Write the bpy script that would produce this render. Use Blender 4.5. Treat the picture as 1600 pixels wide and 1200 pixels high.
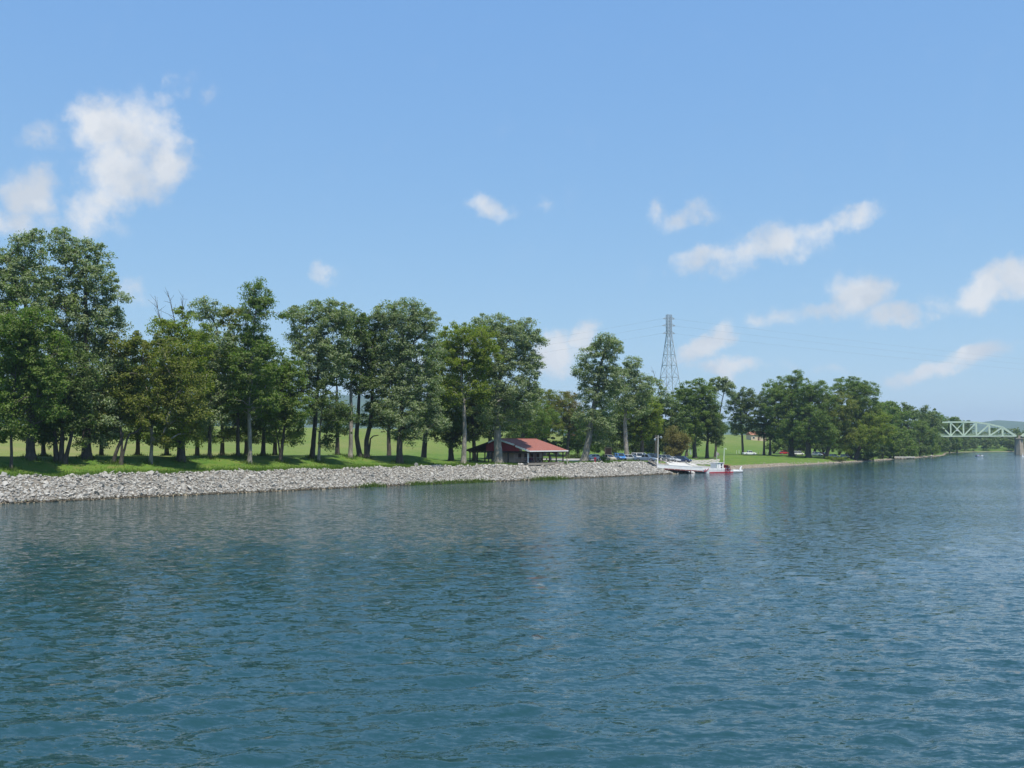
import bpy, bmesh, math, random
import numpy as np
from mathutils import Vector, Matrix, Euler

# ------------------------------------------------------------------ camera, sky, sun, exposure
scene = bpy.context.scene
for o in list(bpy.data.objects):
    bpy.data.objects.remove(o)
col = scene.collection
R = math.radians

CAM_Z = 7.5
FPX = 1600.0                       # focal length in photo pixels (photo 1600 x 1200)
PITCH = math.atan(92 / FPX)
cam_d = bpy.data.cameras.new('camera'); cam = bpy.data.objects.new('camera', cam_d); col.objects.link(cam)
cam_d.sensor_width = 36.0; cam_d.lens = 36.0
cam_d.clip_start = 0.5; cam_d.clip_end = 40000
cam.location = (0, 0, CAM_Z); cam.rotation_euler = (math.pi / 2 + PITCH, 0, 0)
scene.camera = cam

SUN_DIR = Vector((0.20, -0.33, 0.92)).normalized()      # towards the sun: near noon, high over the camera's right shoulder
sun_el = math.asin(SUN_DIR.z); sun_az = math.atan2(SUN_DIR.x, SUN_DIR.y)
sd = bpy.data.lights.new('sun', 'SUN'); so = bpy.data.objects.new('sun', sd); col.objects.link(so)
sd.energy = 4.6; sd.angle = R(0.53); sd.color = (1.0, 0.94, 0.84)
so.rotation_euler = SUN_DIR.to_track_quat('Z', 'Y').to_euler(); so.location = (-200, 0, 300)

vs = scene.view_settings
vs.view_transform = 'Standard'; vs.look = 'None'; vs.gamma = 1.0; vs.exposure = 0.30; vs.use_curve_mapping = False
scene.render.engine = 'CYCLES'
cy = scene.cycles
cy.use_denoising = True
try:
    cy.denoiser = 'OPENIMAGEDENOISE'; cy.denoising_input_passes = 'RGB_ALBEDO_NORMAL'
except Exception: pass
cy.use_adaptive_sampling = True; cy.adaptive_threshold = 0.015
cy.max_bounces = 6; cy.diffuse_bounces = 3; cy.glossy_bounces = 2; cy.transmission_bounces = 3
cy.transparent_max_bounces = 6; cy.volume_bounces = 0
cy.sample_clamp_direct = 6.0; cy.sample_clamp_indirect = 4.0
cy.caustics_reflective = False; cy.caustics_refractive = False

def ray(px, py):
    """direction in the world of a photo pixel, with y = 1"""
    a = (px - 800) / FPX; b = -(py - 600) / FPX
    c, s = math.cos(PITCH), math.sin(PITCH)
    v = Vector((a, c - b * s, s + b * c))
    return v / v.y
def P(px, py, d):
    v = ray(px, py)
    return Vector((v.x * d, d, CAM_Z + v.z * d))

# ---- world: Nishita sky with fair-weather cumulus all round
world = bpy.data.worlds.new('World'); scene.world = world; world.use_nodes = True
world.cycles.sampling_method = 'MANUAL'; world.cycles.sample_map_resolution = 256
wt = world.node_tree; wn = wt.nodes; wl = wt.links
for n in list(wn): wn.remove(n)
def N(tree, kind, **kw):
    n = tree.nodes.new(kind)
    for k, v in kw.items():
        if k == 'inputs':
            for i, val in v.items(): n.inputs[i].default_value = val
        else: setattr(n, k, v)
    return n
w_out = N(wt, 'ShaderNodeOutputWorld'); w_bg = N(wt, 'ShaderNodeBackground'); w_bg.inputs[1].default_value = 0.1
sky = N(wt, 'ShaderNodeTexSky', sky_type='NISHITA')
sky.sun_disc = False; sky.sun_elevation = sun_el; sky.sun_rotation = sun_az
sky.altitude = 150; sky.air_density = 0.7; sky.dust_density = 0.0; sky.ozone_density = 3.0
ssep = N(wt, 'ShaderNodeSeparateColor'); wl.new(sky.outputs[0], ssep.inputs[0]); sgam = N(wt, 'ShaderNodeCombineColor')
for ch, (ex, kx) in enumerate(((.60, 1.78), (.42, 2.80), (.15, 5.35))):         # evener from zenith to horizon, as the camera's tone curve shows it
    pw_ = N(wt, 'ShaderNodeMath', operation='POWER', inputs={1: ex}); wl.new(ssep.outputs[ch], pw_.inputs[0])
    mu_ = N(wt, 'ShaderNodeMath', operation='MULTIPLY', inputs={1: kx}); wl.new(pw_.outputs[0], mu_.inputs[0]); wl.new(mu_.outputs[0], sgam.inputs[ch])
tc = N(wt, 'ShaderNodeTexCoord'); sep = N(wt, 'ShaderNodeSeparateXYZ'); wl.new(tc.outputs['Generated'], sep.inputs[0])
at2 = N(wt, 'ShaderNodeMath', operation='ARCTAN2'); wl.new(sep.outputs[0], at2.inputs[0]); wl.new(sep.outputs[1], at2.inputs[1])
asn = N(wt, 'ShaderNodeMath', operation='ARCSINE'); wl.new(sep.outputs[2], asn.inputs[0])
comb = N(wt, 'ShaderNodeCombineXYZ'); wl.new(at2.outputs[0], comb.inputs[0]); wl.new(asn.outputs[0], comb.inputs[1])
warp = N(wt, 'ShaderNodeTexNoise', inputs={'Scale': 16.0, 'Detail': 6.0, 'Roughness': 0.6}); wl.new(tc.outputs['Generated'], warp.inputs['Vector'])
wsub = N(wt, 'ShaderNodeVectorMath', operation='SUBTRACT'); wl.new(warp.outputs['Color'], wsub.inputs[0]); wsub.inputs[1].default_value = (.5, .5, .5)
wsc = N(wt, 'ShaderNodeVectorMath', operation='MULTIPLY'); wl.new(wsub.outputs[0], wsc.inputs[0]); wsc.inputs[1].default_value = (.085, .055, 0)
uv = N(wt, 'ShaderNodeVectorMath', operation='ADD'); wl.new(comb.outputs[0], uv.inputs[0]); wl.new(wsc.outputs[0], uv.inputs[1])
# (px, py, rx, ry, tilt deg, weight): banks of cloud seen over the river
CL = [(172, 205, 70, 55, 0, .95), (228, 205, 66, 62, 0, .9), (255, 255, 55, 58, 0, .85), (200, 275, 75, 60, 20, .88), (150, 322, 70, 40, 25, .85),
      (268, 148, 45, 24, 40, .5), (345, 150, 40, 24, 35, .42), (62, 212, 46, 30, 0, .48), (52, 300, 58, 42, 0, .88), (15, 345, 75, 40, 0, .75), (130, 350, 90, 30, 0, .4),
      (768, 314, 58, 22, 4, .62), (510, 425, 36, 20, 0, .5), (850, 308, 24, 14, 0, .3),
      (1070, 331, 62, 20, 18, .5), (1105, 395, 90, 28, 12, .78), (1195, 385, 90, 34, 6, .78), (1270, 362, 75, 28, 18, .6), (1335, 343, 52, 24, 12, .72),
      (1345, 462, 62, 40, 0, .95), (1290, 485, 48, 22, 10, .85), (1405, 490, 48, 20, 0, .85), (1215, 495, 52, 18, 0, .5),
      (1545, 452, 80, 32, 14, 1.), (1610, 440, 70, 36, 8, 1.),
      (1108, 540, 62, 24, 30, .95), (1140, 580, 62, 18, 0, .75), (872, 552, 52, 36, 20, .98), (918, 530, 28, 32, 40, .9), (700, 560, 120, 60, 0, .35),
      (1520, 565, 55, 18, 12, .8), (1450, 580, 60, 18, 8, .78), (1300, 575, 90, 16, 0, .3), (215, 465, 40, 26, 0, .4)]
lobes = []
for (x, y, rx, ry, tilt, w) in CL:
    v = ray(x, y).normalized()
    lobes.append((math.atan2(v.x, v.y), math.asin(v.z), rx / FPX * 1.06, ry / FPX * 1.06, R(tilt), w))
rw = random.Random(5)
for i in range(12):                                   # the same scattered cumulus over the rest of the sky
    a = rw.uniform(0.62, 2 * math.pi - 0.62)
    if a > math.pi: a -= 2 * math.pi
    e = rw.uniform(.05, .5); k = .4 + e * 1.6
    for j in range(1):
        lobes.append((a + rw.uniform(-.05, .05), e + rw.uniform(-.015, .02), rw.uniform(.05, .1) * k, rw.uniform(.02, .04) * k, R(rw.uniform(-5, 20)), rw.uniform(.5, .9)))
suv = N(wt, 'ShaderNodeSeparateXYZ'); wl.new(uv.outputs[0], suv.inputs[0])
acc = None
for (u0, v0, a, b, rot, w) in lobes:
    mp = N(wt, 'ShaderNodeMapping', vector_type='TEXTURE'); mp.inputs['Location'].default_value = (u0, v0, 0)
    mp.inputs['Rotation'].default_value = (0, 0, rot); mp.inputs['Scale'].default_value = (a, b, 1e6)
    cb = N(wt, 'ShaderNodeCombineXYZ'); wl.new(suv.outputs[0], cb.inputs[0]); wl.new(suv.outputs[1], cb.inputs[1])
    if acc is not None: wl.new(acc, cb.inputs[2])     # chained so that the shader stays small
    wl.new(cb.outputs[0], mp.inputs['Vector'])
    ln = N(wt, 'ShaderNodeVectorMath', operation='LENGTH'); wl.new(mp.outputs[0], ln.inputs[0])
    mr = N(wt, 'ShaderNodeMapRange', interpolation_type='SMOOTHSTEP', inputs={1: 0.0, 2: 1.35, 3: w, 4: 0.0}); wl.new(ln.outputs['Value'], mr.inputs[0])
    if acc is None: acc = mr.outputs[0]
    else:
        m = N(wt, 'ShaderNodeMath', operation='SMOOTH_MAX', inputs={2: 0.06}); wl.new(acc, m.inputs[0]); wl.new(mr.outputs[0], m.inputs[1]); acc = m.outputs[0]
fb = N(wt, 'ShaderNodeTexNoise', inputs={'Scale': 26.0, 'Detail': 7.0, 'Roughness': 0.6}); wl.new(tc.outputs['Generated'], fb.inputs['Vector'])
fm = N(wt, 'ShaderNodeMath', operation='MULTIPLY_ADD', inputs={1: 1.5, 2: -0.78}); wl.new(fb.outputs[0], fm.inputs[0])
ad = N(wt, 'ShaderNodeMath', operation='ADD'); wl.new(acc, ad.inputs[0]); wl.new(fm.outputs[0], ad.inputs[1])
gate = N(wt, 'ShaderNodeMapRange', inputs={1: 0.02, 2: 0.3, 3: 0.0, 4: 1.0}); wl.new(acc, gate.inputs[0])
den = N(wt, 'ShaderNodeMapRange', interpolation_type='SMOOTHSTEP', inputs={1: 0.06, 2: .85, 3: 0.0, 4: 0.90}); wl.new(ad.outputs[0], den.inputs[0])
dg = N(wt, 'ShaderNodeMath', operation='MULTIPLY'); wl.new(den.outputs[0], dg.inputs[0]); wl.new(gate.outputs[0], dg.inputs[1])
mixc = N(wt, 'ShaderNodeMix', data_type='RGBA'); wl.new(dg.outputs[0], mixc.inputs[0]); wl.new(sgam.outputs[0], mixc.inputs[6])
ccol = N(wt, 'ShaderNodeMix', data_type='RGBA'); ccol.inputs[6].default_value = (7.0, 7.1, 7.2, 1); ccol.inputs[7].default_value = (5.4, 5.75, 6.2, 1)
cn = N(wt, 'ShaderNodeTexNoise', inputs={'Scale': 19.0, 'Detail': 4.0, 'Roughness': 0.5}); wl.new(uv.outputs[0], cn.inputs['Vector'])
cs = N(wt, 'ShaderNodeMapRange', inputs={1: .4, 2: .62, 3: 0., 4: 1.}); wl.new(cn.outputs[0], cs.inputs[0]); wl.new(cs.outputs[0], ccol.inputs[0])
wl.new(ccol.outputs[2], mixc.inputs[7])
wl.new(mixc.outputs[2], w_bg.inputs[0]); wl.new(w_bg.outputs[0], w_out.inputs[0])

# ------------------------------------------------------------------ helpers
rng = np.random.default_rng(11)

def link(o, parent=None):
    col.objects.link(o)
    if parent is not None: o.parent = parent
    return o
def tag(o, label=None, cat=None, group=None, kind=None):
    if label: o['label'] = label
    if cat: o['category'] = cat
    if group: o['group'] = group
    if kind: o['kind'] = kind
    return o
def empty(name, loc=(0, 0, 0), rz=0.0):
    o = bpy.data.objects.new(name, None); o.location = loc; o.rotation_euler = (0, 0, rz); o.empty_display_size = .2
    return link(o)
def mesh_np(name, V, F, mats=None, smooth=False):
    """V (n,3) array, F (m,k) array of equal-sized faces"""
    V = np.ascontiguousarray(V, dtype=np.float32); F = np.ascontiguousarray(F, dtype=np.int32)
    me = bpy.data.meshes.new(name); k = F.shape[1]
    me.vertices.add(len(V)); me.vertices.foreach_set('co', V.ravel())
    me.loops.add(F.size); me.loops.foreach_set('vertex_index', F.ravel())
    me.polygons.add(len(F)); me.polygons.foreach_set('loop_start', np.arange(0, F.size, k, dtype=np.int32))
    try: me.polygons.foreach_set('loop_total', np.full(len(F), k, dtype=np.int32))
    except Exception: pass
    if smooth: me.polygons.foreach_set('use_smooth', np.ones(len(F), dtype=bool))
    me.update(calc_edges=True)
    if mats: me.materials.append(mats)
    return me

class MB:
    """collects simple solids into one mesh"""
    def __init__(s): s.v = []; s.f = []
    def add(s, V, F):
        b = len(s.v); s.v += [tuple(p) for p in V]; s.f += [tuple(i + b for i in f) for f in F]; return s
    def box(s, c, size, rz=0.0):
        x, y, z = [k / 2 for k in size]; ca, sa = math.cos(rz), math.sin(rz)
        V = [(c[0] + ca * a * x - sa * b * y, c[1] + sa * a * x + ca * b * y, c[2] + g * z) for g in (-1, 1) for (a, b) in ((-1, -1), (1, -1), (1, 1), (-1, 1))]
        return s.add(V, [(3, 2, 1, 0), (4, 5, 6, 7), (0, 1, 5, 4), (1, 2, 6, 5), (2, 3, 7, 6), (3, 0, 4, 7)])
    def beam(s, a, b, w, h=None):
        a = Vector(a); b = Vector(b); h = h or w; d = (b - a).normalized()
        up = Vector((0, 0, 1)) if abs(d.z) < .95 else Vector((0, 1, 0))
        x = d.cross(up).normalized() * (w / 2); y = x.cross(d).normalized() * (h / 2)
        V = [p + q for p in (a, b) for q in (-x - y, x - y, x + y, -x + y)]
        return s.add(V, [(3, 2, 1, 0), (4, 5, 6, 7), (0, 1, 5, 4), (1, 2, 6, 5), (2, 3, 7, 6), (3, 0, 4, 7)])
    def tube(s, pts, rad, n=8):
        pts = [Vector(p) for p in pts]; rad = rad if hasattr(rad, '__len__') else [rad] * len(pts); V = []; F = []
        for i, p in enumerate(pts):
            d = (pts[min(i + 1, len(pts) - 1)] - pts[max(i - 1, 0)]).normalized()
            up = Vector((0, 0, 1)) if abs(d.z) < .9 else Vector((0, 1, 0))
            x = d.cross(up).normalized(); y = x.cross(d).normalized()
            for k in range(n):
                a = 2 * math.pi * k / n; V.append(p + (x * math.cos(a) + y * math.sin(a)) * rad[i])
        for i in range(len(pts) - 1):
            for k in range(n): F.append((i * n + k, i * n + (k + 1) % n, (i + 1) * n + (k + 1) % n, (i + 1) * n + k))
        F.append(tuple(range(n))[::-1]); F.append(tuple((len(pts) - 1) * n + k for k in range(n)))
        return s.add(V, F)
    def prism(s, poly, off):
        """closed polygon of 3d points extruded by vector off"""
        n = len(poly); V = [Vector(p) for p in poly] + [Vector(p) + Vector(off) for p in poly]
        F = [tuple(range(n))[::-1], tuple(range(n, 2 * n))] + [(i, (i + 1) % n, n + (i + 1) % n, n + i) for i in range(n)]
        return s.add(V, F)
    def loft(s, secs):
        m = len(secs[0]); V = [p for r_ in secs for p in r_]; F = []
        for i in range(len(secs) - 1):
            for k in range(m): F.append((i * m + k, i * m + (k + 1) % m, (i + 1) * m + (k + 1) % m, (i + 1) * m + k))
        F.append(tuple(range(m))[::-1]); F.append(tuple((len(secs) - 1) * m + k for k in range(m)))
        return s.add(V, F)
    def mesh(s, name, mat, smooth=False):
        me = bpy.data.meshes.new(name); me.from_pydata([tuple(v) for v in s.v], [], s.f); me.update()
        bm = bmesh.new(); bm.from_mesh(me); bmesh.ops.recalc_face_normals(bm, faces=bm.faces); bm.to_mesh(me); bm.free()
        if smooth:
            for p in me.polygons: p.use_smooth = True
        if mat: me.materials.append(mat)
        return me
    def build(s, name, mat, parent=None, smooth=False):
        return link(bpy.data.objects.new(name, s.mesh(name, mat, smooth)), parent)

# ------------------------------------------------------------------ materials
MATS = {}
def rgb(c): return (c[0], c[1], c[2], 1)
def base_mat(name):
    m = bpy.data.materials.new(name); m.use_nodes = True; t = m.node_tree
    for n in list(t.nodes): t.nodes.remove(n)
    out = N(t, 'ShaderNodeOutputMaterial')
    return m, t, out
def plain(name, c, rough=.6, var=.12, scale=3.0, metal=0.0, spec=.5, bump=0.0):
    """paint / wood / metal with grime and slight unevenness"""
    if name in MATS: return MATS[name]
    m, t, out = base_mat(name); L = t.links
    b = N(t, 'ShaderNodeBsdfPrincipled'); tc = N(t, 'ShaderNodeTexCoord')
    no = N(t, 'ShaderNodeTexNoise', inputs={'Scale': scale, 'Detail': 5.0, 'Roughness': .6}); L.new(tc.outputs['Object'], no.inputs['Vector'])
    mr = N(t, 'ShaderNodeMapRange', inputs={1: .3, 2: .7, 3: 1 - var, 4: 1 + var}); L.new(no.outputs[0], mr.inputs[0])
    mx = N(t, 'ShaderNodeVectorMath', operation='SCALE'); mx.inputs[0].default_value = c; L.new(mr.outputs[0], mx.inputs['Scale'])
    L.new(mx.outputs[0], b.inputs['Base Color']); b.inputs['Roughness'].default_value = rough; b.inputs['Metallic'].default_value = metal
    b.inputs['Specular IOR Level'].default_value = spec
    if bump:
        bp = N(t, 'ShaderNodeBump', inputs={'Strength': .6, 'Distance': bump}); L.new(no.outputs[0], bp.inputs['Height']); L.new(bp.outputs[0], b.inputs['Normal'])
    L.new(b.outputs[0], out.inputs[0]); MATS[name] = m
    return m

def leaf_mat(name, c1, c2, back, trans=.35, tint=None):
    m, t, out = base_mat(name); L = t.links
    tc = N(t, 'ShaderNodeTexCoord'); ge = N(t, 'ShaderNodeNewGeometry')
    no = N(t, 'ShaderNodeTexNoise', inputs={'Scale': .22, 'Detail': 3.0, 'Roughness': .6}); L.new(tc.outputs['Object'], no.inputs['Vector'])
    mr = N(t, 'ShaderNodeMapRange', inputs={1: .34, 2: .66, 3: 0., 4: 1.}); L.new(no.outputs[0], mr.inputs[0])
    mx = N(t, 'ShaderNodeMix', data_type='RGBA'); L.new(mr.outputs[0], mx.inputs[0]); mx.inputs[6].default_value = rgb(c1); mx.inputs[7].default_value = rgb(c2)
    rv = N(t, 'ShaderNodeMapRange', inputs={1: 0., 2: 1., 3: .68, 4: 1.35}); L.new(ge.outputs['Random Per Island'], rv.inputs[0])
    sc = N(t, 'ShaderNodeVectorMath', operation='SCALE'); L.new(mx.outputs[2], sc.inputs[0]); L.new(rv.outputs[0], sc.inputs['Scale'])
    bk = N(t, 'ShaderNodeMix', data_type='RGBA'); L.new(ge.outputs['Backfacing'], bk.inputs[0]); L.new(sc.outputs[0], bk.inputs[6]); bk.inputs[7].default_value = rgb(back)
    b = N(t, 'ShaderNodeBsdfPrincipled'); L.new(bk.outputs[2], b.inputs['Base Color']); b.inputs['Roughness'].default_value = .6; b.inputs['Specular IOR Level'].default_value = .16
    tr = N(t, 'ShaderNodeBsdfTranslucent')
    tcol = N(t, 'ShaderNodeVectorMath', operation='MULTIPLY'); L.new(sc.outputs[0], tcol.inputs[0]); tcol.inputs[1].default_value = (1.7, 1.9, .75)
    L.new(tcol.outputs[0], tr.inputs[0])
    ms = N(t, 'ShaderNodeMixShader'); ms.inputs[0].default_value = trans; L.new(b.outputs[0], ms.inputs[1]); L.new(tr.outputs[0], ms.inputs[2])
    L.new(ms.outputs[0], out.inputs[0])
    return m
LEAF = {
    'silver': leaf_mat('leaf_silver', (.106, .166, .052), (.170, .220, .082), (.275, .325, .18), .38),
    'green': leaf_mat('leaf_green', (0.073, 0.142, 0.024), (0.128, 0.200, 0.034), (0.159, 0.209, 0.060), .38),
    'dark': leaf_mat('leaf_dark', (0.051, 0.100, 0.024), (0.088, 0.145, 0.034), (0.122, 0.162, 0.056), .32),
    'olive': leaf_mat('leaf_olive', (0.104, 0.151, 0.021), (0.165, 0.191, 0.031), (0.183, 0.197, 0.052), .38),
    'lime': leaf_mat('leaf_lime', (0.128, 0.195, 0.017), (0.183, 0.232, 0.024), (0.195, 0.232, 0.047), .40),
    'brown': leaf_mat('leaf_brown', (0.152, 0.130, 0.036), (0.183, 0.168, 0.045), (0.195, 0.174, 0.065), .34),
    'haze': leaf_mat('leaf_far', (0.063, 0.114, 0.031), (0.116, 0.168, 0.043), (0.134, 0.174, 0.060), .32),
}
def bark_mat(name, c1, c2):
    m, t, out = base_mat(name); L = t.links
    tc = N(t, 'ShaderNodeTexCoord'); mp = N(t, 'ShaderNodeMapping'); mp.inputs['Scale'].default_value = (3, 3, .7); L.new(tc.outputs['Object'], mp.inputs[0])
    no = N(t, 'ShaderNodeTexNoise', inputs={'Scale': 1.6, 'Detail': 6.0, 'Roughness': .65}); L.new(mp.outputs[0], no.inputs['Vector'])
    cr = N(t, 'ShaderNodeMapRange', inputs={1: .35, 2: .65, 3: 0., 4: 1.}); L.new(no.outputs[0], cr.inputs[0])
    mx = N(t, 'ShaderNodeMix', data_type='RGBA'); L.new(cr.outputs[0], mx.inputs[0]); mx.inputs[6].default_value = rgb(c1); mx.inputs[7].default_value = rgb(c2)
    b = N(t, 'ShaderNodeBsdfPrincipled'); L.new(mx.outputs[2], b.inputs['Base Color']); b.inputs['Roughness'].default_value = .9
    bp = N(t, 'ShaderNodeBump', inputs={'Strength': .8, 'Distance': .06}); L.new(no.outputs[0], bp.inputs['Height']); L.new(bp.outputs[0], b.inputs['Normal'])
    L.new(b.outputs[0], out.inputs[0]); return m
BARK = {'dark': bark_mat('bark_dark', (.045, .038, .030), (.105, .09, .075)),
        'pale': bark_mat('bark_pale', (.15, .13, .105), (.36, .33, .28))}

# ground: grass, rough field grass, bare stony fill under the riprap, sandy mud at the water
def ground_mat():
    m, t, out = base_mat('ground_cover'); L = t.links
    at = N(t, 'ShaderNodeVertexColor', layer_name='zone'); sp = N(t, 'ShaderNodeSeparateColor'); L.new(at.outputs[0], sp.inputs[0])
    tc = N(t, 'ShaderNodeTexCoord')
    n1 = N(t, 'ShaderNodeTexNoise', inputs={'Scale': .13, 'Detail': 6.0, 'Roughness': .65}); L.new(tc.outputs['Object'], n1.inputs['Vector'])
    n2 = N(t, 'ShaderNodeTexNoise', inputs={'Scale': 2.4, 'Detail': 6.0, 'Roughness': .7}); L.new(tc.outputs['Object'], n2.inputs['Vector'])
    def mix(fac, a, b):
        x = N(t, 'ShaderNodeMix', data_type='RGBA')
        for s_, v in ((0, fac), (6, a), (7, b)):
            if hasattr(v, 'is_output'): L.new(v, x.inputs[s_])
            elif isinstance(v, tuple): x.inputs[s_].default_value = rgb(v)
            else: x.inputs[s_].default_value = v
        return x.outputs[2]
    def ramp(src, a, b):
        r_ = N(t, 'ShaderNodeMapRange', inputs={1: a, 2: b, 3: 0., 4: 1.}); L.new(src, r_.inputs[0]); return r_.outputs[0]
    grass = mix(ramp(n1.outputs[0], .38, .62), (.062, .140, .018), (.105, .175, .026))
    grass = mix(ramp(n2.outputs[0], .45, .75), grass, (.14, .17, .040))
    n4 = N(t, 'ShaderNodeTexNoise', inputs={'Scale': .55, 'Detail': 4.0, 'Roughness': .75}); L.new(tc.outputs['Object'], n4.inputs['Vector'])
    grass = mix(ramp(n4.outputs[0], .52, .68), grass, (.15, .165, .045)); grass = mix(ramp(n4.outputs[0], .44, .32), grass, (.045, .105, .014))
    field = mix(ramp(n1.outputs[0], .35, .65), (.115, .172, .030), (.165, .200, .046))
    n3 = N(t, 'ShaderNodeTexNoise', inputs={'Scale': .03, 'Detail': 5.0, 'Roughness': .7}); L.new(tc.outputs['Object'], n3.inputs['Vector'])
    field = mix(ramp(n3.outputs[0], .5, .62), field, (.20, .195, .065))
    field = mix(ramp(n2.outputs[0], .5, .8), field, (.21, .215, .075))
    dirt = mix(ramp(n2.outputs[0], .35, .65), (.11, .098, .08), (.25, .23, .20))
    sand = mix(ramp(n2.outputs[0], .35, .65), (.13, .105, .07), (.30, .26, .19))
    field = mix(ramp(n4.outputs[0], .45, .72), field, (.19, .19, .07)); c = mix(sp.outputs[2], grass, field)
    # ragged borders
    def rag(ch):
        a = N(t, 'ShaderNodeMath', operation='MULTIPLY_ADD', inputs={1: .5, 2: -.25}); L.new(n2.outputs[0], a.inputs[0])
        b = N(t, 'ShaderNodeMath', operation='ADD'); L.new(ch, b.inputs[0]); L.new(a.outputs[0], b.inputs[1]); return ramp(b.outputs[0], .4, .6)
    c = mix(rag(sp.outputs[1]), c, sand); c = mix(rag(sp.outputs[0]), c, dirt)
    b = N(t, 'ShaderNodeBsdfPrincipled'); L.new(c, b.inputs['Base Color']); b.inputs['Roughness'].default_value = .95; b.inputs['Specular IOR Level'].default_value = .15
    bp = N(t, 'ShaderNodeBump', inputs={'Strength': .7, 'Distance': .12}); L.new(n2.outputs[0], bp.inputs['Height']); L.new(bp.outputs[0], b.inputs['Normal'])
    L.new(b.outputs[0], out.inputs[0]); return m
def water_mat():
    m, t, out = base_mat('river_water'); L = t.links
    tc = N(t, 'ShaderNodeTexCoord')
    def noise(scale, rot, stretch, detail, rough):
        mp = N(t, 'ShaderNodeMapping'); mp.inputs['Rotation'].default_value = (0, 0, R(rot)); mp.inputs['Scale'].default_value = (scale * stretch, scale, 1); L.new(tc.outputs['Object'], mp.inputs[0])
        n = N(t, 'ShaderNodeTexNoise', inputs={'Scale': 1., 'Detail': detail, 'Roughness': rough}); L.new(mp.outputs[0], n.inputs['Vector']); return n.outputs[0]
    patch = noise(.035, 12, .35, 3., .5)
    def mul(a, k):
        x = N(t, 'ShaderNodeMath', operation='MULTIPLY'); L.new(a, x.inputs[0])
        if hasattr(k, 'is_output'): L.new(k, x.inputs[1])
        else: x.inputs[1].default_value = k
        return x.outputs[0]
    def add(a, b): x = N(t, 'ShaderNodeMath', operation='ADD'); L.new(a, x.inputs[0]); L.new(b, x.inputs[1]); return x.outputs[0]
    pm = N(t, 'ShaderNodeMapRange', inputs={1: .35, 2: .65, 3: .7, 4: 1.25}); L.new(patch, pm.inputs[0])
    def slopes(scale, rot, stretch, detail, k):
        """ripple slopes straight from a noise field, so that they keep their steepness far away"""
        mp = N(t, 'ShaderNodeMapping'); mp.inputs['Rotation'].default_value = (0, 0, R(rot)); mp.inputs['Scale'].default_value = (scale * stretch, scale, 1); L.new(tc.outputs['Object'], mp.inputs[0])
        n = N(t, 'ShaderNodeTexNoise', inputs={'Scale': 1., 'Detail': detail, 'Roughness': .55}); L.new(mp.outputs[0], n.inputs['Vector'])
        a = N(t, 'ShaderNodeVectorMath', operation='SUBTRACT'); L.new(n.outputs['Color'], a.inputs[0]); a.inputs[1].default_value = (.5, .5, .5)
        c = N(t, 'ShaderNodeVectorMath', operation='MULTIPLY'); L.new(a.outputs[0], c.inputs[0]); c.inputs[1].default_value = (k * .95, k * 1.12, 0); return c.outputs[0]
    def vadd(a, b_): x = N(t, 'ShaderNodeVectorMath', operation='ADD'); L.new(a, x.inputs[0]); L.new(b_, x.inputs[1]); return x.outputs[0]
    sl = vadd(vadd(slopes(2.2, 10, .40, 3., .42), slopes(5.2, -9, .40, 3., .80)), slopes(12., 18, .5, 2., .46))
    ss_ = N(t, 'ShaderNodeVectorMath', operation='SCALE'); L.new(sl, ss_.inputs[0]); L.new(pm.outputs[0], ss_.inputs['Scale'])
    ge = N(t, 'ShaderNodeNewGeometry')
    nn = N(t, 'ShaderNodeVectorMath', operation='NORMALIZE'); L.new(vadd(ge.outputs['Normal'], ss_.outputs[0]), nn.inputs[0])
    b = N(t, 'ShaderNodeBsdfPrincipled'); b.inputs['Base Color'].default_value = (.014, .050, .056, 1)
    b.inputs['Roughness'].default_value = .06; b.inputs['IOR'].default_value = 1.333
    L.new(nn.outputs[0], b.inputs['Normal']); L.new(b.outputs[0], out.inputs[0]); return m
def stone_mat(name, cs, hi):
    m, t, out = base_mat(name); L = t.links
    ge = N(t, 'ShaderNodeNewGeometry'); oi = N(t, 'ShaderNodeObjectInfo'); tc = N(t, 'ShaderNodeTexCoord')
    a = N(t, 'ShaderNodeMath', operation='ADD'); L.new(ge.outputs['Random Per Island'], a.inputs[0]); L.new(oi.outputs['Random'], a.inputs[1])
    f = N(t, 'ShaderNodeMath', operation='FRACT'); L.new(a.outputs[0], f.inputs[0])
    cr = N(t, 'ShaderNodeValToRGB'); L.new(f.outputs[0], cr.inputs[0]); e = cr.color_ramp.elements
    e[0].position = 0; e[0].color = rgb(cs[0]); e[1].position = 1; e[1].color = rgb(cs[-1])
    for i, c in enumerate(cs[1:-1]): x = e.new((i + 1) / (len(cs) - 1)); x.color = rgb(c)
    no = N(t, 'ShaderNodeTexNoise', inputs={'Scale': 4., 'Detail': 6., 'Roughness': .7}); L.new(tc.outputs['Object'], no.inputs['Vector'])
    mr = N(t, 'ShaderNodeMapRange', inputs={1: .3, 2: .7, 3: .78, 4: hi}); L.new(no.outputs[0], mr.inputs[0])
    sc = N(t, 'ShaderNodeVectorMath', operation='SCALE'); L.new(cr.outputs[0], sc.inputs[0]); L.new(mr.outputs[0], sc.inputs['Scale'])
    b = N(t, 'ShaderNodeBsdfPrincipled'); L.new(sc.outputs[0], b.inputs['Base Color']); b.inputs['Roughness'].default_value = .9; b.inputs['Specular IOR Level'].default_value = .2
    bp = N(t, 'ShaderNodeBump', inputs={'Strength': .6, 'Distance': .03}); L.new(no.outputs[0], bp.inputs['Height']); L.new(bp.outputs[0], b.inputs['Normal'])
    L.new(b.outputs[0], out.inputs[0]); return m
M_GROUND = ground_mat(); M_WATER = water_mat()
M_STONE = stone_mat('limestone', [(.27, .26, .24), (.36, .345, .315), (.44, .425, .39), (.39, .37, .33), (.32, .31, .29), (.52, .50, .455)], 1.15)
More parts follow.
